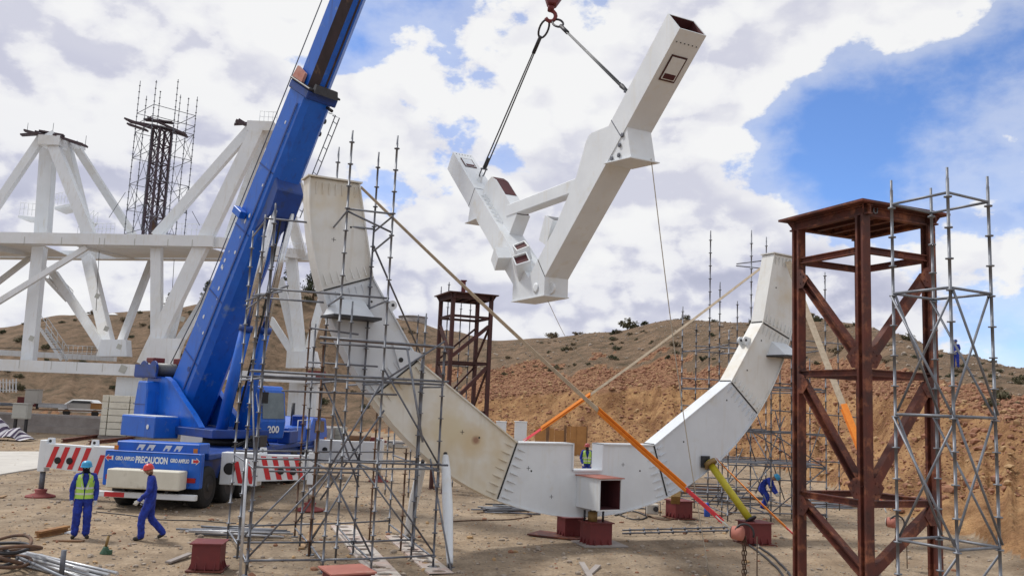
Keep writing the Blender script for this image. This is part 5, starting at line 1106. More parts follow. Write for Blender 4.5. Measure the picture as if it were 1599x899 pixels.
for i, (x0, x1, w_, h_, mt, nm, lab) in enumerate([(-20, 40, .3, .25, GALV, 'pipe_bundle', 'grey pipe bundle lying on the plinth left of the pale cabinet'), (63, 108, .4, .3, ALU, 'sheet_stack', 'pale metal sheets stacked on the plinth beside the pale cabinet'), (80, 100, .3, .2, MAROON, 'steel_offcut', 'red steel offcut on the plinth before the sheet stack'), (145, 160, .5, .45, PLYW, 'crate', 'small yellow plywood crate on the plinth by the ballast slabs'), (30, 62, .5, .7, MAROON, 'steel_box', 'dark red steel box on the plinth behind the pale cabinet'), (110, 140, .6, .35, CONCL, 'concrete_block', 'pale concrete block on the plinth in front of the small car')]):
    Y = 68.5 + .45 * i; a, b = P(x0, 620, Y), P(x1, 620, Y); m = MB()
    if nm == 'pipe_bundle':
        for k in range(5): m.tube(V(a.x, Y + k * .13, zpl + .08 + (k % 2) * .11), V(b.x, Y + k * .13, zpl + .08 + (k % 2) * .11), .07, 7)
        o = m.build(nm, mt, org=((a.x + b.x) / 2, Y, zpl)); o['kind'] = 'stuff'
    else:
        m.box(((a.x + b.x) / 2, Y, zpl + h_ / 2 + .005), (b.x - a.x, w_, h_)); m.box(((a.x + b.x) / 2, Y, zpl + h_ + .025), (b.x - a.x + .06, w_ + .06, .03)); o = m.build(nm, mt, org=((a.x + b.x) / 2, Y, zpl), bevel=.01)
    tag(o, lab, nm.replace('_', ' '))
# sheds and reservoir on the hill
def shed(x0, x1, ytop, Y, hh, label, roof=TELE):
    a, b = P(x0, ytop, Y), P(x1, ytop, Y); o = thing('shed', label, 'shed', ((a.x + b.x) / 2, Y + 2, a.z - hh)); m = MB(); m.box(((a.x + b.x) / 2, Y + 2, a.z - hh / 2 - .3), (b.x - a.x - .4, 3.6, hh)); m.build('wall', GREYBOX, o)
    m = MB(); m.prism([V(a.x, Y - .2, a.z - .25), V(a.x, Y + 2, a.z + .15), V(a.x, Y + 4.2, a.z - .25), V(a.x, Y + 4.2, a.z - .4), V(a.x, Y - .2, a.z - .4)], (b.x - a.x, 0, 0)); m.build('roof', roof, o)
shed(166, 232, 488, 136, 2.4, 'long low shed with a pale roof on the hill seen through the truss'); shed(312, 372, 462, 137, 2.8, 'pale roofed shed on the hill crest right behind the blue boom')
rt_ = P(645, 494, 139); rsv = thing('water_reservoir', 'round grey water reservoir on the hill behind the curved girder', 'reservoir', (rt_.x, rt_.y, rt_.z - 2.2))
m = MB(); m.lathe((rt_.x, rt_.y, rt_.z - 2.4), [(2.3, 0), (2.3, 2.2), (2.2, 2.2)], 28); m.build('tank_wall', CONC, rsv); m = MB(); m.lathe((rt_.x, rt_.y, rt_.z - .19), [(2.4, 0), (2.4, .14), (.3, .4)], 28); m.build('tank_roof', CONC, rsv)
# hoarding, boxes and yellow pipe behind the foot of the girder
hb = thing('plywood_hoarding', 'orange plywood hoarding with dark posts at the foot of the cut bank', 'hoarding', (P(880, 690, 66).x, 66, 0))
for (x0, x1, y0, y1, k) in ((853, 857, 664, 690, 1), (858, 865, 668, 690, 0), (866, 881, 671, 687, 0), (881, 884, 663, 690, 1), (885, 890, 665, 690, 0), (891, 900, 665, 690, 0), (900, 916, 665, 690, 0), (916, 917, 664, 690, 1), (836, 852, 666, 690, 0)):
    a, b = P(x0, y0, 66), P(x1, y1, 66); m = MB(); m.box(((a.x + b.x) / 2, 66 - .05 * k, (a.z + tz(a.x, 66)) / 2), (b.x - a.x - .02, .1, a.z - tz(a.x, 66))); m.build('post' if k else 'panel', WOODD if k else PLYW, hb)
for i, (x0, x1, y0, hh, lab) in enumerate([(775, 791, 658, 0, 'tall white box beside the red tower, behind the stained girder segment'), (804, 823, 658, 0, 'square white box with dark base behind the girder notch')]):
    Y = 58; a, b = P(x0, y0, Y), P(x1, y0, Y); o = thing('white_box', lab, 'box', ((a.x + b.x) / 2, Y, 0)); m = MB(); m.box(((a.x + b.x) / 2, Y, (a.z + .3) / 2), (b.x - a.x, .8, a.z - .3)); q = m.build('box_body', WHITE, o, bevel=.02)
    m = MB(); m.box(((a.x + b.x) / 2, Y, a.z + .02), (b.x - a.x + .06, .86, .035)); m.build('lid', WHITE, q); m = MB(); m.box(((a.x + b.x) / 2, Y, .075), (b.x - a.x - .1, .7, .15)); m.build('base', STEELD, o)
cabinet(831, 856, 677, 694, 52, 0, GREYBOX, 'low grey site cabinet before the plywood hoarding')
m = MB(); a, b = V(P(785, 700, 40).x, 40, .9), V(P(862, 700, 38).x, 38, .55); m.tube(a, b, .18, 14); m.tube(a, a + (b - a).normalized() * .06, .23, 14); m.tube(b - (b - a).normalized() * .06, b, .23, 14); tag(m.build('yellow_pipe', YELLOW, org=(a + b) / 2), 'yellow flanged pipe lying behind the foot of the girder', 'pipe')
# ================================================================== scaffolds
def standard(c, z0, z1, mat, par, r=.024, step=.5, ph=.3, name='standard'):
    pr = [(r, z0)]; z = z0 + ph
    while z < z1 - .12:
        pr += [(r, z), (r * 2.5, z + .002), (r * 2.5, z + .022), (r, z + .024)]; z += step
    pr += [(r, z1 - .18), (r * .82, z1 - .17), (r * .82, z1)] if z1 - z0 > 1 else [(r, z1)]
    m = MB(); m.lathe((c.x, c.y, 0), pr, 8); o = m.build(name, mat, par); return o
def tubep(a, b, mat, par, name='ledger', r=.024, ext=.0):
    m = MB(); d = (b - a).normalized(); m.tube(a - d * ext, b + d * ext, r, 8); return m.build(name, mat, par)
def foot(c, par, mat=GALV):
    m = MB(); m.box((c.x, c.y, tz(c.x, c.y) + .012), (.16, .16, .02)); return m.build('base_plate', mat, par)
# near right bay beside the rust tower
F = 13.3; sq = square(F, 1491.5, 1401, 1556)
sc = thing('scaffold_bay', 'tall galvanised scaffold bay standing against the near rust-brown tower', 'scaffold', ((sq[0].x + sq[2].x) / 2, (sq[0].y + sq[2].y) / 2, 0))
for c, yt in zip(sq, (262, 282, 294, 276)):
    px = {262: 1491, 282: 1400, 294: 1459, 276: 1553}[yt]; standard(c, .0, P(px, yt, c.y).z, GALV, sc, .026, .5, .2); foot(c, sc)
lv = [P(1491, y, F).z for y in (301, 449, 656, 868)]
lv = [lv[0], lv[1], lv[1] - 2.0, lv[1] - 4.0]
for z in lv:
    for i in range(4): tubep(V(sq[i].x, sq[i].y, z), V(sq[(i + 1) % 4].x, sq[(i + 1) % 4].y, z), GALV, sc, 'ledger', .023)
for k in range(1, 3):
    for i in range(4):
        a, b = sq[i], sq[(i + 1) % 4]; n = V((b - a).y, -(b - a).x, 0).normalized() * .05
        for (p, q, s) in ((a, b, 1),) if i in (1, 2) else ((a, b, 1), (b, a, -1)):
            tubep(V(p.x, p.y, lv[k] - .05) + n * s, V(q.x, q.y, lv[k + 1] + .05) + n * s, GALV, sc, 'brace', .020)
tubep(V(sq[0].x, sq[0].y, lv[3] - .1), V(sq[1].x, sq[1].y, .2), GALV, sc, 'brace', .02); tubep(V(sq[3].x, sq[3].y, lv[3] - .1), V(sq[2].x, sq[2].y, .2), GALV, sc, 'brace', .02)
# scaffold around the tall left end of the girder
grid = [[G(384, 897), G(503, 895), G(579, 893), G(676, 887)], [G(371, 868), G(484, 867), G(551, 866), G(645, 862)], [G(355, 842), G(460, 838), G(526, 836), G(607, 831)]]
tops = [[318, 204, 212, 540], [336, 230, 238, 489], [361, 498, 505, 668]]
txs = [[444, 557, 623, 694], [434, 536, 598, 667], [405, 512, 560, 612]]
ls = thing('girder_scaffold', 'big tube scaffold wrapped around the tall left end of the curved girder', 'scaffold', ((grid[0][0] + grid[2][3]) / 2))
TZ = [[P(txs[r][c], tops[r][c], grid[r][c].y).z for c in range(4)] for r in range(3)]
for r in range(3):
    for c in range(4):
        standard(grid[r][c], .0, TZ[r][c], RUSTP if (r, c) in ((2, 1), (2, 2)) else (GALV if (r + c) % 3 else GALVD), ls, .025, .5, .25 + .07 * r); foot(grid[r][c], ls)
LV = [.28, 2.15, 4.02, 5.85, 7.75]
def up(p, z): return V(p.x, p.y, z)
for k, z in enumerate(LV):
    for r in range(3):
        for c in range(3):
            if TZ[r][c] > z and TZ[r][c + 1] > z: tubep(up(grid[r][c], z + .02 * r), up(grid[r][c + 1], z + .02 * r), GALV if (k + c) % 2 else GALVD, ls, 'ledger', .023, .03)
    for r in range(2):
        for c in range(4):
            if TZ[r][c] > z and TZ[r + 1][c] > z: tubep(up(grid[r][c], z - .05), up(grid[r + 1][c], z - .05), GALV, ls, 'transom', .023, .03)
tubep(up(grid[0][2], LV[4] - .5), up(grid[1][2], LV[4] - .55), GALV, ls, 'transom', .023)
tubep(up(grid[0][1], LV[4] - .05), up(grid[0][2], LV[4] - .42), GALVD, ls, 'ledger', .023)
# long double tubes carrying the working level, planks lying on them
zz = 4.92
for dy in (0., .16):
    tubep(up(grid[0][1].lerp(grid[1][1], .2 + dy), zz), up(grid[0][3].lerp(grid[1][3], .2 + dy), zz - .02), RUSTP if dy else GALV, ls, 'ledger', .025, .35)
    tubep(up(grid[0][0].lerp(grid[1][0], .1 + dy), LV[2] + .1), up(grid[0][3].lerp(grid[1][3], .1 + dy), LV[2] + .08), GALV, ls, 'ledger', .025, .2)
for k, (p, q) in enumerate([((0, 0), (0, 1)), ((1, 0), (1, 1)), ((0, 2), (0, 1)), ((1, 1), (1, 2)), ((0, 3), (0, 2)), ((1, 3), (1, 2)), ((2, 1), (2, 2))]):
    a, b = grid[p[0]][p[1]], grid[q[0]][q[1]]; tubep(up(a, LV[0] + .05), up(b, LV[1] - .05), GALV if k % 2 else GALVD, ls, 'brace', .021)
for (r0, c0, r1, c1, za, zb_) in ((0, 1, 0, 2, LV[1], LV[2]), (1, 2, 1, 1, LV[1], LV[2]), (0, 3, 0, 2, LV[1] + .1, LV[2] + .3), (0, 0, 1, 0, LV[1], LV[2]), (0, 2, 0, 3, LV[2], 5.0)):
    tubep(up(grid[r0][c0], za), up(grid[r1][c1], zb_), GALVD, ls, 'brace', .021)
# the extra tight cluster of uprights in front of the lift cylinders
for (x, y0, yb) in ((419, 346, 888), (405, 361, 872)):
    c = G({419: 392, 405: 376}[x] - 6, yb); standard(c, 0, P(x, y0, c.y).z, GALV, ls, .025, .5, .4)
for (x, y0, yb, mt) in ((497, 514, 868, RUSTP), (483, 505, 856, GALVD), (540, 470, 880, GALV), (634, 700, 860, RUSTP), (655, 560, 876, GALVD), (590, 560, 845, RUSTP)):
    c = G(x - (860 - y0) * .035 - 3, yb); standard(c, 0, P(x, y0, c.y).z, mt, ls, .024, .5, .33)
for (x0, y0, x1, y1, Y) in ((485, 512, 560, 522, 20), (500, 535, 640, 545, 19.5), (480, 565, 590, 572, 20.5), (440, 610, 620, 616, 20.2), (520, 720, 700, 726, 19.6), (420, 735, 560, 738, 20.5), (500, 780, 600, 640, 20), (560, 760, 520, 640, 20.4)):
    tubep(P(x0, y0, Y), P(x1, y1, Y), GALVD, ls, 'ledger' if abs(y1 - y0) < 20 else 'brace', .022)
tubep(P(384, 470, 19), P(450, 446, 18.5), GALV, ls, 'ledger', .023); tubep(P(395, 462, 18.4), P(440, 455, 20.4), GALV, ls, 'ledger', .023)
m = MB(); a = P(375, 899, 17.2); m.tube(V(a.x, a.y, 0.02), P(386, 716, 17.4), .03, 8); m.build('aluminium_prop', ALU, ls)
# scaffold behind the right arm of the girder
rg = [[V(P(x, 700, 30.0 + .3 * i).x, 30.0 + .3 * i, 0) for i, x in enumerate((1137, 1204, 1290))], [V(P(x, 700, 32.4 + .3 * i).x, 32.4 + .3 * i, 0) for i, x in enumerate((1106, 1172, 1250))], [V(P(x, 700, 35 + .3 * i).x, 35 + .3 * i, 0) for i, x in enumerate((1063, 1122, 1196))]]
rt = [[515, 450, 425], [362, 362, 432], [480, 440, 370]]
rtx = [[1140, 1197, 1287], [1152, 1235, 1338], [1106, 1118, 1196]]
rs_ = thing('girder_scaffold', 'rusty grey tube scaffold behind the right arm of the girder, against the cut bank', 'scaffold', rg[1][1])
RZt = [[P(rtx[r][c], rt[r][c], rg[r][c].y).z for c in range(3)] for r in range(3)]
for r in range(3):
    for c in range(3):
        standard(rg[r][c], 0, RZt[r][c], GALVD if (r + c) % 2 else GALV, rs_, .026, .5, .2)
rl = [.3, 1.9, 3.05, 4.6, 6.1]
for z in rl:
    for r in range(3):
        for c in range(2):
            if RZt[r][c] > z and RZt[r][c + 1] > z: tubep(up(rg[r][c], z), up(rg[r][c + 1], z), GALVD, rs_, 'ledger', .024)
    for r in range(2):
        for c in range(3):
            if RZt[r][c] > z and RZt[r + 1][c] > z: tubep(up(rg[r][c], z - .06), up(rg[r + 1][c], z - .06), GALVD, rs_, 'transom', .024)
for (r0, c0, r1, c1, k) in ((0, 0, 0, 1, 0), (0, 1, 0, 2, 0), (0, 2, 0, 1, 1), (1, 0, 1, 1, 0), (1, 2, 1, 1, 1), (2, 0, 2, 1, 0), (0, 1, 1, 1, 0), (0, 1, 1, 1, 1)):
    tubep(up(rg[r0][c0], rl[k]), up(rg[r1][c1], rl[k + 1]), GALVD, rs_, 'brace', .022)
for i in range(4):
    m = MB(); m.beam(up(rg[0][0].lerp(rg[1][0], .2 + .2 * i), rl[3] + .06), up(rg[0][2].lerp(rg[1][2], .2 + .2 * i), rl[3] + .06), .2, .04); m.build('plank', WOOD if i % 2 else GALVD, rs_)
for i in range(3):
    m = MB(); m.beam(up(rg[0][0].lerp(rg[1][0], .2 + .25 * i), rl[1] + .06), up(rg[0][2].lerp(rg[1][2], .2 + .25 * i), rl[1] + .06), .2, .04); m.build('plank', GALV, rs_)
for (x, yt, Y) in ((1085, 505, 33.6), (1150, 470, 33.2), (1218, 400, 32.2), (1236, 500, 31.2), (1265, 560, 33.5), (1310, 520, 34.6), (1345, 470, 36), (1172, 560, 30.6), (1128, 640, 31)):
    c = V(P(x, 700, Y).x, Y, 0); standard(c, 0, P(x + 2, yt, Y).z, GALVD, rs_, .024, .5, .35)
for (x0, y0, Y0, x1, y1, Y1) in ((1063, 590, 34, 1240, 600, 32), (1085, 540, 33.6, 1236, 548, 31.4), (1120, 715, 31, 1330, 722, 33), (1063, 632, 34.5, 1172, 640, 33), (1204, 640, 30.6, 1345, 652, 34), (1240, 530, 31.5, 1345, 540, 35), (1100, 745, 32, 1290, 752, 31), (1150, 412, 33, 1215, 404, 32.4), (1150, 415, 33, 1200, 420, 35)):
    tubep(P(x0, y0, Y0), P(x1, y1, Y1), GALVD, rs_, 'ledger', .022)
for (x0, y0, x1, y1, Y) in ((1140, 600, 1180, 720, 31), (1210, 640, 1245, 790, 31.5), (1180, 640, 1225, 780, 32), (1225, 650, 1180, 770, 31.2), (1290, 640, 1250, 760, 33), (1160, 700, 1120, 790, 31)):
    tubep(P(x0, y0, Y), P(x1, y1, Y), GALVD, rs_, 'brace', .02)
# thin scaffold around the far red tower
fs = thing('scaffold_bay', 'thin scaffold uprights around the far dark red tower', 'scaffold', (P(665, 600, 33).x, 34, 0))
fp = [(649, 491, 33), (683, 447, 36.8), (695, 440, 37.2), (716, 470, 37.6), (731, 470, 38.0), (613, 560, 33.6)]
fps = []
for (x, y, Y) in fp:
    c = P(x - 4, 640, Y); c.z = 0; fps.append((c, P(x, y, Y).z)); standard(c, 0, fps[-1][1], GALVD, fs, .026, .5, .2)
for z in (2.0, 4.1, 5.2):
    for i, j in ((1, 2), (2, 3), (3, 4), (0, 5)):
        if fps[i][1] > z and fps[j][1] > z: tubep(up(fps[i][0], z), up(fps[j][0], z), GALVD, fs, 'ledger', .024)
# ================================================================== stools, props, strut
def stool(px, py, wpx, hpx, label, Y=None, ang=.35):
    g = G(px, py) if Y is None else V(P(px, py, Y).x, Y, 0); s = wpx * g.y / FPX; h = hpx * g.y / FPX; r = Matrix.Rotation(ang, 3, 'Z'); o = thing('steel_stool', label, 'steel stool', g)
    m = MB(); m.box((g.x, g.y, .02 + h / 2), (s * .86, s * .86, h - .05), r); m.build('stool_body', MAROON, o)
    for z, k, n in ((h, 1.0, 'top_plate'), (.014, 1.12, 'base_plate')):
        m = MB(); m.box((g.x, g.y, z), (s * k, s * k, .028), r); m.build(n, MAROON if n == 'top_plate' else RUST, o)
    for i in range(4):
        for q in (-.28, 0, .28):
            a = ang + i * math.pi / 2; d = V(math.cos(a), math.sin(a), 0); t = V(-d.y, d.x, 0); c = V(g.x, g.y, 0) + d * s * .43 + t * s * q
            m = MB(); m.prism([c + V(0, 0, .03), c + d * s * .10 + V(0, 0, .03), c + V(0, 0, .03 + h * .3)], t * .014); m.build('rib', MAROON, o)
    return g, h, s
A_ = stool(930, 850, 42, 34, 'maroon steel stool with a small jack on top under the box of the girder')
B_ = stool(890, 838, 36, 30, 'maroon steel stool under the curved foot of the girder, on a wooden board')
C_ = stool(1060, 808, 34, 26, 'maroon steel stool under the right arm of the girder by the hose coils')
D_ = stool(1178, 848, 42, 32, 'maroon steel stool carrying the foot of the yellow strut', ang=.25)
E_ = stool(324, 888, 48, 40, 'lone maroon steel stool standing near the striped outrigger', ang=.12)
F_ = stool(540, 917, 66, 24, 'maroon stool with faded red top plate by the perforated planks', ang=.5)
m = MB(); c = F_[0]; m.box((c.x, c.y, F_[1] + .03), (.9, .9, .03), Matrix.Rotation(.5, 3, 'Z')); o = m.build('cover_plate', BRICKP, org=(c.x, c.y, F_[1])); tag(o, 'faded red steel plate lying on the stool by the perforated planks', 'steel plate')
jk = thing('hydraulic_jack', 'small brass coloured jack between a maroon stool and the girder box', 'jack', (A_[0].x, A_[0].y, A_[1]))
zt_ = RC.z - RO + .29; m = MB(); m.lathe((A_[0].x - .1, A_[0].y, A_[1] + .016), [(.13, 0), (.13, max(.1, zt_ - A_[1] - .12))], 14); m.build('jack_body', BRASS, jk); m = MB(); m.lathe((A_[0].x - .1, A_[0].y, A_[1] + .02 + max(.1, zt_ - A_[1] - .12)), [(.09, 0), (.09, .08)], 12); m.build('jack_ram', CHROME, jk)
for dx in (.18, -.32):
    m = MB(); m.tube(V(A_[0].x + dx, A_[0].y, A_[1] + .016), V(A_[0].x + dx, A_[0].y - .02, A_[1] + .30), .03, 8); m.build('jack_valve', STEELD, jk)
m = MB(); c = B_[0]; m.box((c.x - .35, c.y - .1, .05), (1.5, .9, .04), Matrix.Rotation(-.45, 3, 'Z')); tag(m.build('board', RUST, org=(c.x, c.y, .03)), 'rust-red board on the ground beneath a maroon stool', 'board')
m = MB(); c = A_[0]; m.box((c.x + .1, c.y + .0, .03), (1.25, 1.0, .03), Matrix.Rotation(.3, 3, 'Z')); tag(m.build('board', CONC, org=(c.x, c.y, .015)), 'grey board on the ground beneath the stool with the jack', 'board')
m = MB(); zc = RC.z - RO * math.cos(.42); cpos = C_[0]; m.beam(V(cpos.x - .25, cpos.y - .6, C_[1] + .03), V(cpos.x - .35, cpos.y - 1.2, C_[1] + .33), .3, .2); tag(m.build('timber_packer', BRASS, org=(cpos.x, cpos.y, C_[1])), 'yellowish timber packer between a maroon stool and the right arm of the girder', 'packer')
# yellow strut
st = thing('yellow_strut', 'yellow steel tube strut propping the right arm of the girder', 'strut', (D_[0].x - .2, D_[0].y, D_[1]))
a, b = rp(4.31, -6.78, .02), V(D_[0].x - .12, D_[0].y - .05, D_[1] + .03); d = (a - b).normalized()
m = MB(); m.tube(b + d * .04, a, .108, 18); m.build('strut_tube', YELLOW, st); m = MB(); m.tube(b, b + d * .05, .2, 16); m.build('strut_flange', STEELD, st); m = MB(); m.tube(a - d * .16, a - d * .04, .21, 16); m.build('strut_flange', BRASS, st)
m = MB(); m.box(rp(4.2, -6.80, .02), (.3, .06, .34), Matrix(((RU.x, RN.x, 0), (RU.y, RN.y, 0), (0, 0, 1)))); m.build('strut_bracket', STEELD, st)
def prop(a, b, r, label):
    o = thing('white_prop', label, 'prop', b); d = (a - b).normalized(); L = (a - b).length; m = MB()
    m.lathe(b + d * .12, [(r * .55, 0), (r * .62, L * .05), (r * .98, L * .42), (r, L * .52), (r * .9, L * .8), (r * .62, L - .22), (r * .4, L - .2)], 16, d); m.build('prop_tube', WHITE, o)
    m = MB(); m.tube(b + d * .0, b + d * .16, r * .35, 8); m.build('foot_pin', STEELD, o); m = MB(); m.box(b + V(0, 0, .015), (.3, .3, .03)); m.build('foot_plate', STEELD, o); m = MB(); m.tube(a - d * .1, a, r * .4, 8); m.build('head_pin', STEELD, o)
prop(rp(-4.42, -6.62, .12), G(703, 888), .125, 'fat white tapered prop standing upright under the left arm of the girder')
prop(rp(-4.72, -6.85, -.55), G(634, 838), .13, 'white tapered prop leaning behind the scaffold under the left arm')
# ================================================================== webbing straps with chain anchors
def ribbon(pts, wd, mat, par, name='webbing', tw=0., a0=.9):
    pts = [Vector(p) for p in pts]; m = MB(); L, Rr = [], []
    for k, p in enumerate(pts):
        d = (pts[min(k + 1, len(pts) - 1)] - pts[max(k - 1, 0)]).normalized(); x, y = axes(d); a = a0 + tw * k / len(pts); s = x * math.cos(a) + y * math.sin(a)
        t = d.cross(s).normalized() * .006; L += [p - s * wd / 2 - t, p + s * wd / 2 - t, p + s * wd / 2 + t, p - s * wd / 2 + t]
    fs_ = []
    for k in range(len(pts) - 1):
        for j in range(4): fs_.append((4 * k + j, 4 * k + (j + 1) % 4, 4 * k + 4 + (j + 1) % 4, 4 * k + 4 + j))
    fs_ += [(3, 2, 1, 0), tuple(4 * (len(pts) - 1) + j for j in range(4))]
    m.add(L, fs_); return m.build(name, mat, par)
def strap(a, b, t1, t2, label, wd=.13, sag=.12, two=True, wide2=None, a0=.9):
    o = thing('ratchet_strap', label, 'strap', b); f = lambda t: a.lerp(b, t) - V(0, 0, sag * math.sin(math.pi * t)); rng = lambda u, v: [f(lerp(u, v, i / 10)) for i in range(11)]
    if t1 > 0: ribbon(rng(0, t1), wd * .8, BEIGE, o, 'beige_webbing', .3, a0)
    if two:
        w2 = wide2 or wd
        x = (b - a).cross(V(0, 0, 1)).normalized() * w2 * .42; z = V(0, 0, w2 * .42)
        ribbon([p + z for p in rng(t1, t2)], w2, ORANGE, o, 'orange_webbing', .15, a0); ribbon([p - z for p in rng(t1, t2)], w2, ORANGE, o, 'orange_webbing', -.1, a0)
    else: ribbon(rng(t1, t2), wd, ORANGE, o, 'orange_webbing', .2)
    ribbon(rng(t2, .985), wd * .9, PINK, o, 'pink_end', .2); m = MB(); m.tube(f(.97), f(1.0), .02, 6); m.build('end_hook', SILVER, o)
    return o
def anchor(p, label, clab):
    o = thing('chain_hoist', label, 'chain hoist', p); m = MB(); ax = V(.8, -.5, 0).normalized(); c = p + V(.05, 0, -.02)
    m.lathe(c - ax * .14, [(.07, 0), (.125, .02), (.125, .10), (.135, .11), (.135, .20), (.11, .22), (.04, .24)], 18, ax); m.build('hoist_drum', BRICKP, o); m = MB(); m.lathe(c - ax * .145, [(.11, 0), (.10, -.015)], 18, ax); m.build('drum_face', CONCL, o); m = MB(); m.path([c + ax * .1 + V(math.cos(t) * .18, 0, math.sin(t) * .18) for t in [R(-20 + 22 * i) for i in range(11)]], .02, 6); m.build('hoist_bail', STEELD, o)
    for i, (dx, l0) in enumerate(((-.02, 1.), (.02, 1.), (.22, 1.))):
        z = c.z - .1; k = 0
        while z > .04:
            if i < 2:
                m = MB(); r_ = .026; pts = [V(c.x + dx + .10, c.y, z) + (V(math.cos(t) * r_, 0, 0) if k % 2 else V(0, math.cos(t) * r_, 0)) + V(0, 0, math.sin(t) * .055) for t in [2 * math.pi * j / 8 for j in range(9)]]; m.path(pts, .010, 4); m.build('chain_link', RUSTCH, o)
            z -= .085; k += 1
    m = MB(); m.tube(V(c.x + .34, c.y, c.z - .05), V(c.x + .34, c.y, .02), .012, 5); m.build('pull_rope', RUSTCH, o)
an1 = P(1140, 824, 16.6)
T1A = .70
strap(rp(-7.05, -.25, .10), an1, T1A, .905, 'long tie-down strap, beige then orange, from the tall left end of the girder', .115, .10, True, .095)
anchor(P(1150, 830, 16.6), 'chain hoist with round drum holding the long orange strap', '')
s2a, s2b = rp(7.2, -.45, -RT - .08), P(812, 692, 30.5)
strap(s2a, s2b, .70, .91, 'tie-down strap crossing behind the girder from its right end to its foot', .12, .10, True, .11)
an3 = P(1384, 800, 22.)
strap(rp(7.6, -.35, .08), an3, .63, .90, 'tie-down strap running down from the right end of the girder behind the rust tower', .24, .08, True, .17, -.3)
anchor(P(1391, 814, 22.), 'chain hoist with brass drum behind the legs of the rust tower', '')
strap(rp(4.62, -6.72, .05), P(1252, 846, 20.5), 0, .86, 'short orange strap beside the yellow strut', .12, .03, False)
a, b = rp(-6.4, -1.5, -RT - .1), P(660, 560, 27); rope('wire_stay', [a, b], .03, GALVD, 'dark stay bar running down the back of the left arm by the lifting lug', 'stay')
tubep_o = MB(); tubep_o.tube(P(672, 716, 20.6), G(705, 893), .022, 8); tag(tubep_o.build('loose_tube', GALV, org=G(705, 893)), 'loose tube leaning against the upright white prop', 'tube')
tt = MB(); tt.tube(P(636, 545, 19.), P(660, 690, 18.6), .025, 8); tag(tt.build('loose_tube', GALV, org=P(660, 690, 18.6)), 'diagonal tube crossing the stained girder segment within the scaffold', 'tube')
# ================================================================== perforated planks, tube piles, timber, cables
def perf_plank(a, b, wd, nh, label, z=.045):
    d = (b - a).normalized(); x = V(d.y, -d.x, 0); L = (b - a).length; m = MB(); cell = L / nh; N_ = 16
    for i in range(nh):
        c = a + d * cell * (i + .5); c.z = z; sqp, cir = [], []
        for k in range(N_):
            t = 2 * math.pi * k / N_; ct, st_ = math.cos(t), math.sin(t); s = 1 / max(abs(ct), abs(st_)); sqp.append(c + x * ct * s * wd / 2 + d * st_ * s * cell / 2); cir.append(c + x * ct * wd * .27 + d * st_ * min(cell * .34, wd * .22))
        low = [p - V(0, 0, .035) for p in cir]; m.add(sqp + cir + low, [(k, (k + 1) % N_, N_ + (k + 1) % N_, N_ + k) for k in range(N_)] + [(N_ + k, N_ + (k + 1) % N_, 2 * N_ + (k + 1) % N_, 2 * N_ + k) for k in range(N_)])
    for s in (-1, 1):
        p0, p1 = a + x * s * wd / 2, b + x * s * wd / 2; p0.z = p1.z = z; m.add([p0, p1, p1 - V(0, 0, .05), p0 - V(0, 0, .05)], [(0, 1, 2, 3)])
    bm_o = m.build('perforated_plank', pmat('dusty_white_plank', (.50, .46, .42), (.42, .38, .34), 3, .7, stain=(.40, .24, .20), sscale=1.5, sth=(.45, .7)), org=a); tag(bm_o, label, 'plank')
    me = bm_o.data; bm = bmesh.new(); bm.from_mesh(me); bmesh.ops.remove_doubles(bm, verts=bm.verts, dist=.002); bm.to_mesh(me); bm.free()
p0, p1, p2 = G(533, 822), G(566, 862), G(606, 905)
perf_plank(p0, p0.lerp(p2, .47), .62, 5, 'pinkish perforated metal plank on the ground between the scaffold legs', .05); perf_plank(p0.lerp(p2, .485), p2, .62, 5, 'dusty perforated metal plank laid end to end toward the faded red stool')
p0, p2 = G(617, 838), G(690, 898)
perf_plank(p0, p0.lerp(p2, .48), .55, 5, 'perforated metal plank leading to the leaning white prop', .05); perf_plank(p0.lerp(p2, .495), p2, .55, 5, 'perforated metal plank ending beside the upright white prop')
def pile(name, label, cx, cy, n, L, spread, ang, aj, mats, zmax, r0, seed, cat='tubes'):
    r_ = random.Random(seed); c = G(cx, cy); o = thing(name, label, cat, c)
    for i in range(n):
        a = ang + r_.gauss(0, aj); l = L * r_.uniform(.7, 1.1); z = r0 + zmax * (i / n) * r_.uniform(.6, 1); d = V(math.cos(a), math.sin(a), r_.uniform(-.01, .01)); p = V(c.x + r_.gauss(0, spread * .5), c.y + r_.gauss(0, spread), z + .01)
        m = MB(); m.tube(p - d * l / 2, p + d * l / 2, r0, 7); m.build('tube', mats[i % len(mats)], o)
pile('tube_pile', 'heap of bare aluminium tubes on the ground near the coil of dark hose', 92, 893, 16, 3.0, .25, -.62, .05, [ALU, ALU, GALV], .22, .032, 1)
pile('tube_pile', 'heap of grey scaffold tubes beside the lone maroon stool', 376, 836, 16, 2.3, .35, .05, .10, [GALV, ALU, GALVD], .20, .028, 2)
pile('tube_pile', 'spread of scaffold tubes on the ground between the girder and the cut bank', 1120, 778, 22, 3.2, 1.6, .1, .35, [GALVD, GALV, RUSTP], .5, .028, 3)
pile('tube_pile', 'small heap of tubes and hoses behind the stained girder segment', 795, 797, 12, 2.2, .5, .1, .2, [GALVD, GALV, STEELD], .15, .026, 4)
pile('tube_pile', 'loose tubes at the foot of the cut bank behind the rust tower', 1310, 792, 12, 3., .5, .1, .18, [GALVD, RUSTP, GALV], .2, .03, 6)
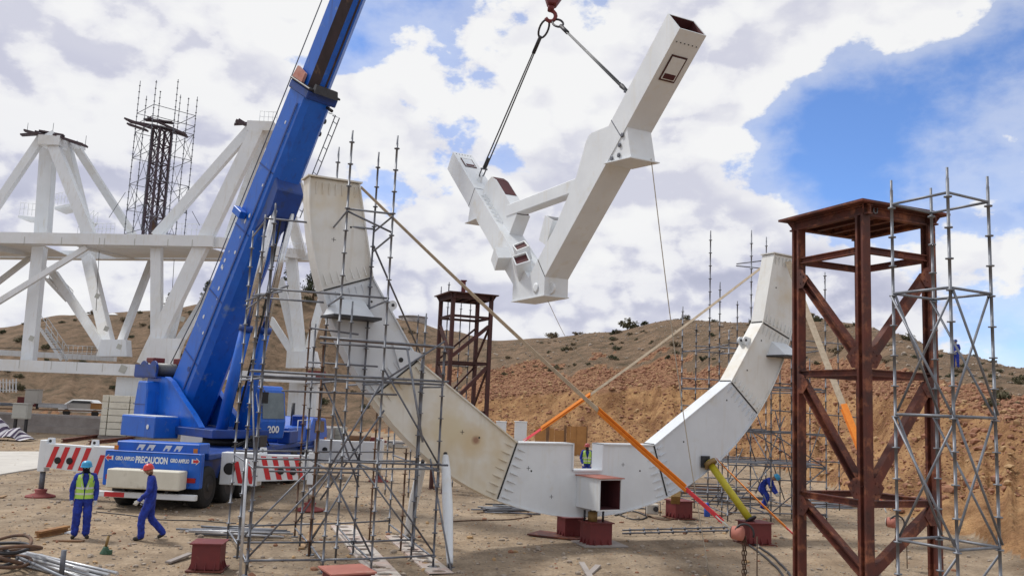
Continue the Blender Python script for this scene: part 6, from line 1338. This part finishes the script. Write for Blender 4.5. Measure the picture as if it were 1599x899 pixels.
for i in range(2):
    a, b = G(972, 831 + 5 * i), G(1150, 826 + 5 * i); o = thing('scaffold_standard', 'scaffold upright with rosettes lying on the ground before the girder', 'scaffold tube', (a + b) / 2, 'uprights lying before the girder'); d = (b - a).normalized(); L = (b - a).length; pr = [(.025, 0)]; s = .25
    while s < L - .1: pr += [(.025, s), (.06, s + .003), (.06, s + .02), (.025, s + .023)]; s += .5
    m = MB(); m.lathe(V(a.x, a.y, .07), pr + [(.025, L)], 8, V(d.x, d.y, 0)); m.build('tube', GALVD, o)
def cable(pts, r, mat, label, name='cable', cat='cable', jit=.0):
    P_ = [G(x, y) for x, y in pts]; out = []
    for i in range(len(P_) - 1):
        p0_, p1_, p2_, p3_ = P_[max(i - 1, 0)], P_[i], P_[i + 1], P_[min(i + 2, len(P_) - 1)]
        for k in range(6):
            t = k / 6; out.append(.5 * ((2 * p1_) + (p2_ - p0_) * t + (2 * p0_ - 5 * p1_ + 4 * p2_ - p3_) * t * t + (3 * p1_ - p0_ - 3 * p2_ + p3_) * t ** 3))
    out.append(P_[-1]); out = [V(p.x, p.y, tz(p.x, p.y) + r * 1.2) for p in out]; return rope(name, out, r, mat, label, cat)
cable([(745, 802), (790, 798), (830, 804), (800, 810), (750, 812), (700, 816)], .02, RUSTP, 'reddish cable winding out from under the stained girder segment')
cable([(1000, 800), (1040, 812), (1080, 800), (1130, 806), (1150, 790), (1100, 782), (1060, 790)], .025, RUSTP, 'brown hose looping around the stool under the right arm')
cable([(960, 805), (985, 798), (1010, 806), (990, 812), (965, 800), (1000, 794), (1030, 800)], .025, STEELD, 'dark hose coil near the pump under the right arm')
cable([(1170, 852), (1195, 870), (1215, 890), (1225, 905)], .03, STEELD, 'black hose running from the stool of the yellow strut'); cable([(1178, 851), (1205, 868), (1228, 892), (1236, 905)], .03, STEELD, 'second black hose beside the one from the yellow strut stool')
cable([(150, 800), (250, 812), (330, 815), (420, 822)], .015, STEELD, 'thin black cable stretched over the ground past the walking worker')
cable([(1240, 700 + 60), (1290, 772), (1340, 768), (1400, 776)], .02, RUSTP, 'reddish cable on the ground behind the rust tower')
# hose coil in the lower left corner
hc = G(6, 892); o = thing('hose_coil', 'tangled coil of dark brown hose beside the aluminium tubes', 'hose', hc); r_ = random.Random(9)
for k in range(7):
    c = V(hc.x + r_.gauss(-.2, .18), hc.y + r_.gauss(0, .2), .05 + .05 * k); rx, ry = r_.uniform(.45, .75), r_.uniform(.4, .6); ph = r_.uniform(0, 6); tl = r_.uniform(-.18, .18)
    m = MB(); m.path([c + V(math.cos(t + ph) * rx, math.sin(t + ph) * ry, math.sin(t * 2 + ph) * .03 + tl * math.cos(t) + .12) for t in [2 * math.pi * j / 28 * 1.05 for j in range(29)]], .035, 6); m.build('hose_loop', RUSTP if k % 3 else STEELD, o)
pst = G(95, 905); m = MB(); m.tube(V(pst.x, pst.y, 0), V(pst.x, pst.y, .55), .05, 8); tag(m.build('short_post', GALVD, org=pst), 'short grey steel post sticking up through the aluminium tubes', 'post')
# timber beam, white plate, boards near the hi-vis worker
m = MB(); a, b = G(58, 842), G(104, 832); m.ibeam(a + V(0, 0, .10), b + V(0, 0, .10), .16, .18, .05, .05); tag(m.build('timber_beam', pmat('rusty_timber', (.30, .15, .05), (.22, .10, .04), 3, .8), org=(a + b) / 2), 'brown I-section beam on the ground behind the hi-vis worker', 'beam')
m = MB(); a, b = G(72, 826), G(108, 829); m.beam(a + V(0, 0, .03), b + V(0, 0, .03), .16, .04); tag(m.build('board', WOOD, org=a), 'thin wooden board beyond the brown I-section beam', 'board')
m = MB(); c = G(108, 834); m.box((c.x, c.y, .03), (.16, .2, .05)); m.box((c.x, c.y, .06), (.1, .12, .03)); tag(m.build('white_block', WHITE, org=c), 'small white block at the end of the brown I-section beam', 'block')
for x0, y0, x1, y1, lab in ((84, 846, 130, 848, 'dark lath on the ground at the feet of the hi-vis worker'), (0, 778, 8, 776, 'short timber offcut by the outrigger foot'), (262, 880, 296, 868, 'grey plank end sticking out from behind the lone maroon stool'), (908, 880, 922, 905, 'grey board on the ground in front of the jacked stool'), (918, 900, 934, 886, 'second grey board crossing in front of the jacked stool'), (470, 858, 500, 815, 'pale plank leaning in the scaffold base')):
    a, b = G(x0, y0), G(x1, y1); m = MB(); m.beam(a + V(0, 0, .035), b + V(0, 0, .035 + .02), .13, .04); tag(m.build('board', WOODD if 'dark' in lab else WOOD if 'pale' in lab or 'timber' in lab else CONC, org=a), lab, 'board')
o = thing('bottle_jack', 'small green stand with a rusty upright spindle on the ground between the two workers', 'jack', G(164, 865)); c = G(164, 865)
m = MB(); m.lathe(c, [(.12, 0), (.11, .04), (.06, .14), (.05, .17)], 12); m.build('jack_base', GREENP, o); m = MB(); m.tube(c + V(0, 0, .17), c + V(.04, 0, .40), .032, 8); m.build('spindle', BRASS, o); m = MB(); m.tube(c + V(-.12, 0, .40), c + V(.10, 0, .41), .01, 6); m.build('handle', STEELD, o); m = MB(); m.box(c + V(.10, -.02, .05), (.09, .1, .1)); m.build('valve_box', GREENP, o)
# rusty bars on the yard behind the crane, dirt-coloured sleepers
for x0, y0, x1, y1, lab in ((98, 691, 225, 673, 'long rusty bar lying on the yard behind the striped outrigger'), (140, 694, 232, 684, 'second rusty bar on the yard behind the crane rear')):
    a, b = G(x0, y0), G(x1, y1); m = MB(); m.ibeam(a + V(0, 0, .14), b + V(0, 0, .14), .25, .22, .05, .05); tag(m.build('rusty_bar', RUST, org=a), lab, 'steel bar')
for i, (x, y, w_, h_, mt, lab) in enumerate([(560, 640, 1.6, 1.0, WOODD, 'dark timber heap beyond the carrier cab'), (590, 636, 1.2, .8, MAROON, 'dark red material crate beyond the carrier cab'), (620, 642, 1.4, .5, CONCL, 'pale pallet of bags on the far yard beside the left arm'), (535, 628, 1.0, 1.2, GREYBOX, 'grey tank on the far yard behind the carrier cab')]):
    Y = 60 + 3 * i; q = P(x, y, Y); r_ = random.Random(i); m = MB()
    for k in range(4): m.box((q.x + r_.uniform(-.2, .2), Y, .06 + h_ * (k + .5) / 4), (w_ * r_.uniform(.8, 1.1), 1.0, h_ / 4 - .02), Matrix.Rotation(r_.uniform(-.15, .15), 3, 'Z'))
    oo = m.build('material_heap', mt, org=(q.x, Y, 0)); tag(oo, lab, 'material heap'); oo['kind'] = 'stuff'
pm = thing('pump_unit', 'small white pump unit with dark hoses under the right arm of the girder', 'pump', G(1018, 806)); c = G(1018, 806)
m = MB(); m.box(c + V(0, 0, .26), (.42, .3, .34)); m.build('pump_housing', CONCL, pm, bevel=.03); m = MB(); m.tube(c + V(.1, -.16, .28), c + V(.1, -.22, .28), .09, 12); m.build('pump_motor', STEELD, pm); m = MB(); m.path([c + V(-.25, -.18, .05), c + V(-.25, -.18, .5), c + V(.25, -.18, .5), c + V(.25, -.18, .05)], .018, 6); m.build('pump_frame', GALVD, pm)
bt = G(1104, 806); m = MB(); m.lathe(bt, [(.10, 0), (.11, .02), (.11, .34), (.06, .42), (.06, .48)], 12); tag(m.build('blue_jug', pmat('blue_plastic', (.03, .10, .5), (.02, .08, .4), 3, .4), org=bt), 'small blue plastic jug standing behind the orange strap', 'jug')
# ================================================================== workers
def person(label, loc, face, J, helm, vest=False, mask=False, cloth=COVERALL, H=1.0):
    root = thing('person', label, 'person', loc); loc = Vector(loc); f = V(math.sin(face), math.cos(face), 0); rt_ = V(f.y, -f.x, 0)
    W_ = lambda p: loc + (rt_ * p[0] + f * p[1] + V(0, 0, p[2])) * H
    D = dict(pel=(0, 0, .95), sp=(0, 0, 1.14), ch=(0, 0, 1.34), nk=(0, 0, 1.50), hd=(0, .02, 1.60), tp=(0, .02, 1.71))
    for s, n in ((-1, 'l'), (1, 'r')):
        D.update({n + 'sh': (s * .185, 0, 1.42), n + 'el': (s * .25, -.02, 1.14), n + 'wr': (s * .26, .05, .90), n + 'hp': (s * .095, 0, .90), n + 'kn': (s * .11, .03, .50), n + 'an': (s * .12, -.01, .10), n + 'to': (s * .14, .17, .045)})
    D.update(J); vs, es, rad, kind = [], [], [], []
    def add(p, r, k, par=None):
        vs.append(Vector(p)); rad.append(r); kind.append(k)
        if par is not None: es.append((par, len(vs) - 1))
        return len(vs) - 1
    pel = add(D['pel'], (.165, .13), 0); sp_ = add(D['sp'], (.155, .125), 0, pel); ch = add(D['ch'], (.175, .135), 0, sp_); nk = add(D['nk'], (.062, .062), 1, ch); hd = add(D['hd'], (.085, .098), 1, nk); add(D['tp'], (.082, .09), 1, hd)
    for n, s in (('l', -1), ('r', 1)):
        sh = add(D[n + 'sh'], (.085, .085), 0, ch); el = add(D[n + 'el'], (.068, .068), 0, sh); wr = add(D[n + 'wr'], (.052, .052), 0, el)
        w_, e_ = Vector(D[n + 'wr']), Vector(D[n + 'el']); d = (w_ - e_).normalized(); side = d.cross(V(1, 0, 0)); side = side.normalized() if side.length > .1 else V(0, 1, 0)
        pm_ = add(w_ + d * .06, (.040, .028), 2, wr); kn = add(w_ + d * .10, (.042, .024), 2, pm_)
        inw = V(-s, 0, 0)
        for k in range(4):
            o_ = side * (k - 1.5) * .021; l = (.062, .075, .070, .052)[k]; a1 = add(w_ + d * (.10 + l * .5) + o_ * 1.1 + inw * .008, (.0095, .0095), 2, kn); add(w_ + d * (.10 + l) + o_ * 1.1 + inw * .03, (.008, .008), 2, a1)
        t1 = add(w_ + d * .075 - side * .045, (.012, .012), 2, pm_); add(w_ + d * .115 - side * .055 + inw * .02, (.0095, .0095), 2, t1)
        hp = add(D[n + 'hp'], (.12, .125), 0, pel); kn_ = add(D[n + 'kn'], (.095, .10), 0, hp); sh_ = add(Vector(D[n + 'kn']).lerp(Vector(D[n + 'an']), .55), (.085, .088), 0, kn_); an = add(D[n + 'an'], (.088, .088), 0, sh_); A_n, T_ = Vector(D[n + 'an']), Vector(D[n + 'to']); hl = add(A_n + V(0, -.02, -.045), (.06, .05), 3, an); add(T_, (.05, .042), 3, hl)
    me = bpy.data.meshes.new('body'); me.from_pydata([tuple(v) for v in vs], es, []); ob = bpy.data.objects.new('body', me); COL.objects.link(ob)
    sm = ob.modifiers.new('s', 'SKIN'); sm.use_smooth_shade = True
    for i, sv in enumerate(me.skin_vertices[0].data): sv.radius = rad[i]; sv.use_root = (i == 0)
    sub = ob.modifiers.new('u', 'SUBSURF'); sub.levels = 2; sub.render_levels = 2
    dg = bpy.context.evaluated_depsgraph_get(); dg.update(); m2 = bpy.data.meshes.new_from_object(ob.evaluated_get(dg)); bpy.data.objects.remove(ob)
    m2.materials.clear()
    for q in (cloth, DARKCLOTH if mask else SKIN, GLOVE, BOOT): m2.materials.append(q)
    segs_ = [(vs[a], vs[b], kind[b], (sum(rad[a]) + sum(rad[b])) / 4) for a, b in es]
    for p in m2.polygons:
        c = p.center; best = 9; bk = 0
        for a, b, k, rr in segs_:
            ab = b - a; t = max(0, min(1, (c - a).dot(ab) / max(ab.length_squared, 1e-9))); dd = (c - (a + ab * t)).length - rr
            if dd < best: best, bk = dd, k
        if bk == 1 and c.z < D['nk'][2] - .03: bk = 0
        p.material_index = bk; p.use_smooth = True
    nrm = [v.normal.copy() for v in m2.vertices]
    for v, nn in zip(m2.vertices, nrm):            # creased cloth
        if D['pel'][2] * .1 < v.co.z < D['nk'][2] - .06: q = v.co + Vector(loc) * .37; v.co += nn * (.016 * mnoise.noise((q.x * 9, q.y * 9, q.z * 16)) + .010 * mnoise.noise((q.x * 22, q.y * 22, q.z * 30)))
    for v in m2.vertices: v.co = W_(v.co) - loc
    b = bpy.data.objects.new('body', m2); COL.objects.link(b); b.parent = root; b['_o'] = root['_o']
    hd_, tp_ = Vector(D['hd']), Vector(D['tp']); hax = (tp_ - Vector(D['nk'])).normalized(); hc_ = hd_ + hax * .045
    wax = (W_(hax) - loc)
    m = MB(); m.lathe(W_(hc_), [(.135, .0), (.138, .012), (.122, .02), (.122, .06), (.105, .105), (.07, .135), (.02, .148)], 18, wax); he = m.build('helmet', helm, root)
    m = MB(); fw = [hc_ + V(-.085, .10, .004), hc_ + V(.085, .10, .004), hc_ + V(.05, .185, -.006), hc_ + V(-.05, .185, -.006)]; m.prism([W_(q) for q in fw], (0, 0, .012)); m.build('visor', helm, he)
    if not mask:
        m = MB(); m.add([W_(hd_ + V(-.015, .085, .03)), W_(hd_ + V(.015, .085, .03)), W_(hd_ + V(0, .125, -.005)), W_(hd_ + V(-.02, .09, -.012)), W_(hd_ + V(.02, .09, -.012))], [(0, 1, 2), (0, 2, 3), (1, 4, 2), (3, 2, 4), (0, 3, 4, 1)]); m.build('nose', SKIN, b)
        m = MB(); m.tube(W_(hd_ + V(-.03, .096, -.04)), W_(hd_ + V(.03, .096, -.04)), .006, 6); m.build('mouth', LENS, b)
        for s in (-1, 1):
            m = MB(); m.lathe(W_(hd_ + V(s * .088, .0, .0)), [(.03, -.006), (.024, .01)], 8, rt_ * s); m.build('ear', SKIN, b)
    for s in (-1, 1):
        m = MB(); m.lathe(W_(hd_ + V(s * .034, .088, .022)), [(.014, 0), (.012, .008), (.004, .012)], 8, f); m.build('eye', BLACK if not mask else SILVER, b)
    if vest:
        m = MB(); n = 20; ch_ = Vector(D['ch']); pe = Vector(D['pel'])
        prof = [(.0, .205, .17, .92), (.25, .195, .158, 1.03), (.5, .19, .152, 1.15), (.75, .205, .16, 1.27), (.9, .215, .155, 1.38), (1.0, .19, .125, 1.455), (1.05, .11, .085, 1.49)]
        rows = []
        for t, rx, ry, z in prof:
            ax = pe.lerp(ch_, min(1, max(0, (z - .95) / .39))); op = max(0., (z - 1.12) / .37) * .085; row = []
            for k in range(n + 1):
                a = math.pi / 2 + .02 + (2 * math.pi - .04) * k / n; x = math.cos(a) * rx; y = math.sin(a) * ry
                if k == 0: x -= op + .006
                if k == n: x += op + .006
                row.append(W_(V(ax.x + x, ax.y + y, z)))
            rows.append(row)
        vsq = [p for r in rows for p in r]; m.add(vsq, [(i * (n + 1) + k, i * (n + 1) + k + 1, (i + 1) * (n + 1) + k + 1, (i + 1) * (n + 1) + k) for i in range(len(rows) - 1) for k in range(n)], 0, True); ve = m.build('vest', HIVIS, root)
        for z, rx, ry in ((1.03, .199, .162), (1.16, .194, .156)):
            m = MB(); ax = pe.lerp(ch_, (z - .95) / .39); ro = []
            for k in range(n + 1):
                a = math.pi / 2 + .05 + (2 * math.pi - .1) * k / n; ro += [W_(V(ax.x + math.cos(a) * rx, ax.y + math.sin(a) * ry, z - .022)), W_(V(ax.x + math.cos(a) * rx, ax.y + math.sin(a) * ry, z + .022))]
            m.add(ro, [(2 * k, 2 * k + 2, 2 * k + 3, 2 * k + 1) for k in range(n)], 0, True); m.build('reflective_band', SILVER, ve)
        for s in (-1, 1):
            m = MB(); q = [W_(V(ch_.x + s * (.035 + .052 * t), ch_.y + .160 - .035 * t, 1.13 + .34 * t)) for t in (0, .5, 1)]; q2 = [p + rt_ * s * .03 for p in q]; m.add([q[0], q2[0], q[1], q2[1], q[2], q2[2]], [(0, 1, 3, 2), (2, 3, 5, 4)]); m.build('reflective_edge', SILVER, ve)
    return root
g = G(124, 842); g.z = tz(g.x, g.y)
person('worker in hi-vis vest and blue helmet with covered face, standing by the outrigger', g, math.pi - .45, dict(lel=(-.25, -.03, 1.14), lwr=(-.25, .03, .90), rel=(.26, -.04, 1.15), rwr=(.25, .02, .91), lto=(-.17, .14, .045), rto=(.17, .13, .045), hd=(.01, .03, 1.60), tp=(.01, .03, 1.71)), HELM_B, True, True, H=1.03)
g = G(229, 843); g.z = tz(g.x, g.y)
person('worker in blue coverall, white gloves and red helmet, walking past the crane rear', g, -math.pi / 2 - .35, dict(lhp=(-.09, 0, .9), lkn=(-.10, .16, .50), lan=(-.10, .13, .10), lto=(-.11, .31, .05), rkn=(.10, -.04, .49), ran=(.10, -.34, .16), rto=(.11, -.22, .05), lel=(-.27, .04, 1.15), lwr=(-.23, .22, .95), rel=(.25, -.08, 1.15), rwr=(.25, .10, .92), ch=(0, .03, 1.34), nk=(0, .05, 1.50), hd=(0, .09, 1.59), tp=(0, .10, 1.70), lsh=(-.18, .02, 1.42), rsh=(.18, .02, 1.42)), HELM_R, H=1.03)
pq_ = V(P(917, 700, 39).x, 39, 0); m = MB()
for k in range(5): m.box((pq_.x - .5 + .25 * k, pq_.y, .21), (.2, 1.0, .03))
for k in (-1, 0, 1): m.box((pq_.x, pq_.y + k * .4, .10), (1.2, .1, .18))
pal = thing('pallet', 'wooden pallet under the worker who stands behind the girder notch', 'pallet', pq_)
for k in range(5):
    m = MB(); m.box((pq_.x - .5 + .25 * k, pq_.y, .215), (.2, 1.0, .03)); m.build('slat', WOOD, pal)
for k in (-1, 0, 1):
    m = MB(); m.box((pq_.x, pq_.y + k * .4, .105), (1.2, .1, .18)); m.build('bearer', WOODD, pal)
person('worker in hi-vis vest and dull red helmet standing behind the notch of the girder', V(pq_.x, pq_.y, .235), math.pi, dict(lwr=(-.20, .10, .93), rwr=(.20, .10, .93), lel=(-.27, -.03, 1.15), rel=(.27, -.03, 1.15)), HELM_M, True, True, H=1.02)
Yw = 40.
for k in range(120):
    Yw = 40 + k * .2; pt = P(1493, 576, Yw)
    if tz(pt.x, Yw) >= pt.z: break
xw = P(1493, 576, Yw).x
person('worker in blue coverall and dark blue helmet standing on the hillside', V(xw, Yw, tz(xw, Yw) + .01), math.pi + .7, dict(lel=(-.25, .06, 1.16), lwr=(-.12, .22, 1.05), rel=(.27, .02, 1.16), rwr=(.15, .18, 1.1)), pmat('navy_helmet', (.02, .05, .22), (.015, .04, .18), 3, .35), H=.98)
Yw = 31.3; q = P(1194, 700, Yw)
person('worker in blue coverall bending down inside the scaffold behind the right arm', V(q.x, Yw, tz(q.x, Yw) + rl[0] + .02), math.pi / 2 + .5, dict(pel=(0, -.16, .78), sp=(0, -.02, .92), ch=(0, .16, 1.02), nk=(0, .29, 1.10), hd=(0, .37, 1.13), tp=(0, .44, 1.20), lsh=(-.18, .18, 1.08), rsh=(.18, .18, 1.08), lel=(-.22, .26, .82), rel=(.22, .26, .82), lwr=(-.16, .40, .62), rwr=(.16, .40, .62), lhp=(-.1, -.14, .74), rhp=(.1, -.14, .74), lkn=(-.13, .10, .44), rkn=(.13, .10, .44), lan=(-.13, -.06, .10), ran=(.13, -.06, .10), lto=(-.14, .12, .045), rto=(.14, .12, .045)), HELM_B, H=.98)
for o in bpy.data.objects:
    if '_o' in o: del o['_o']
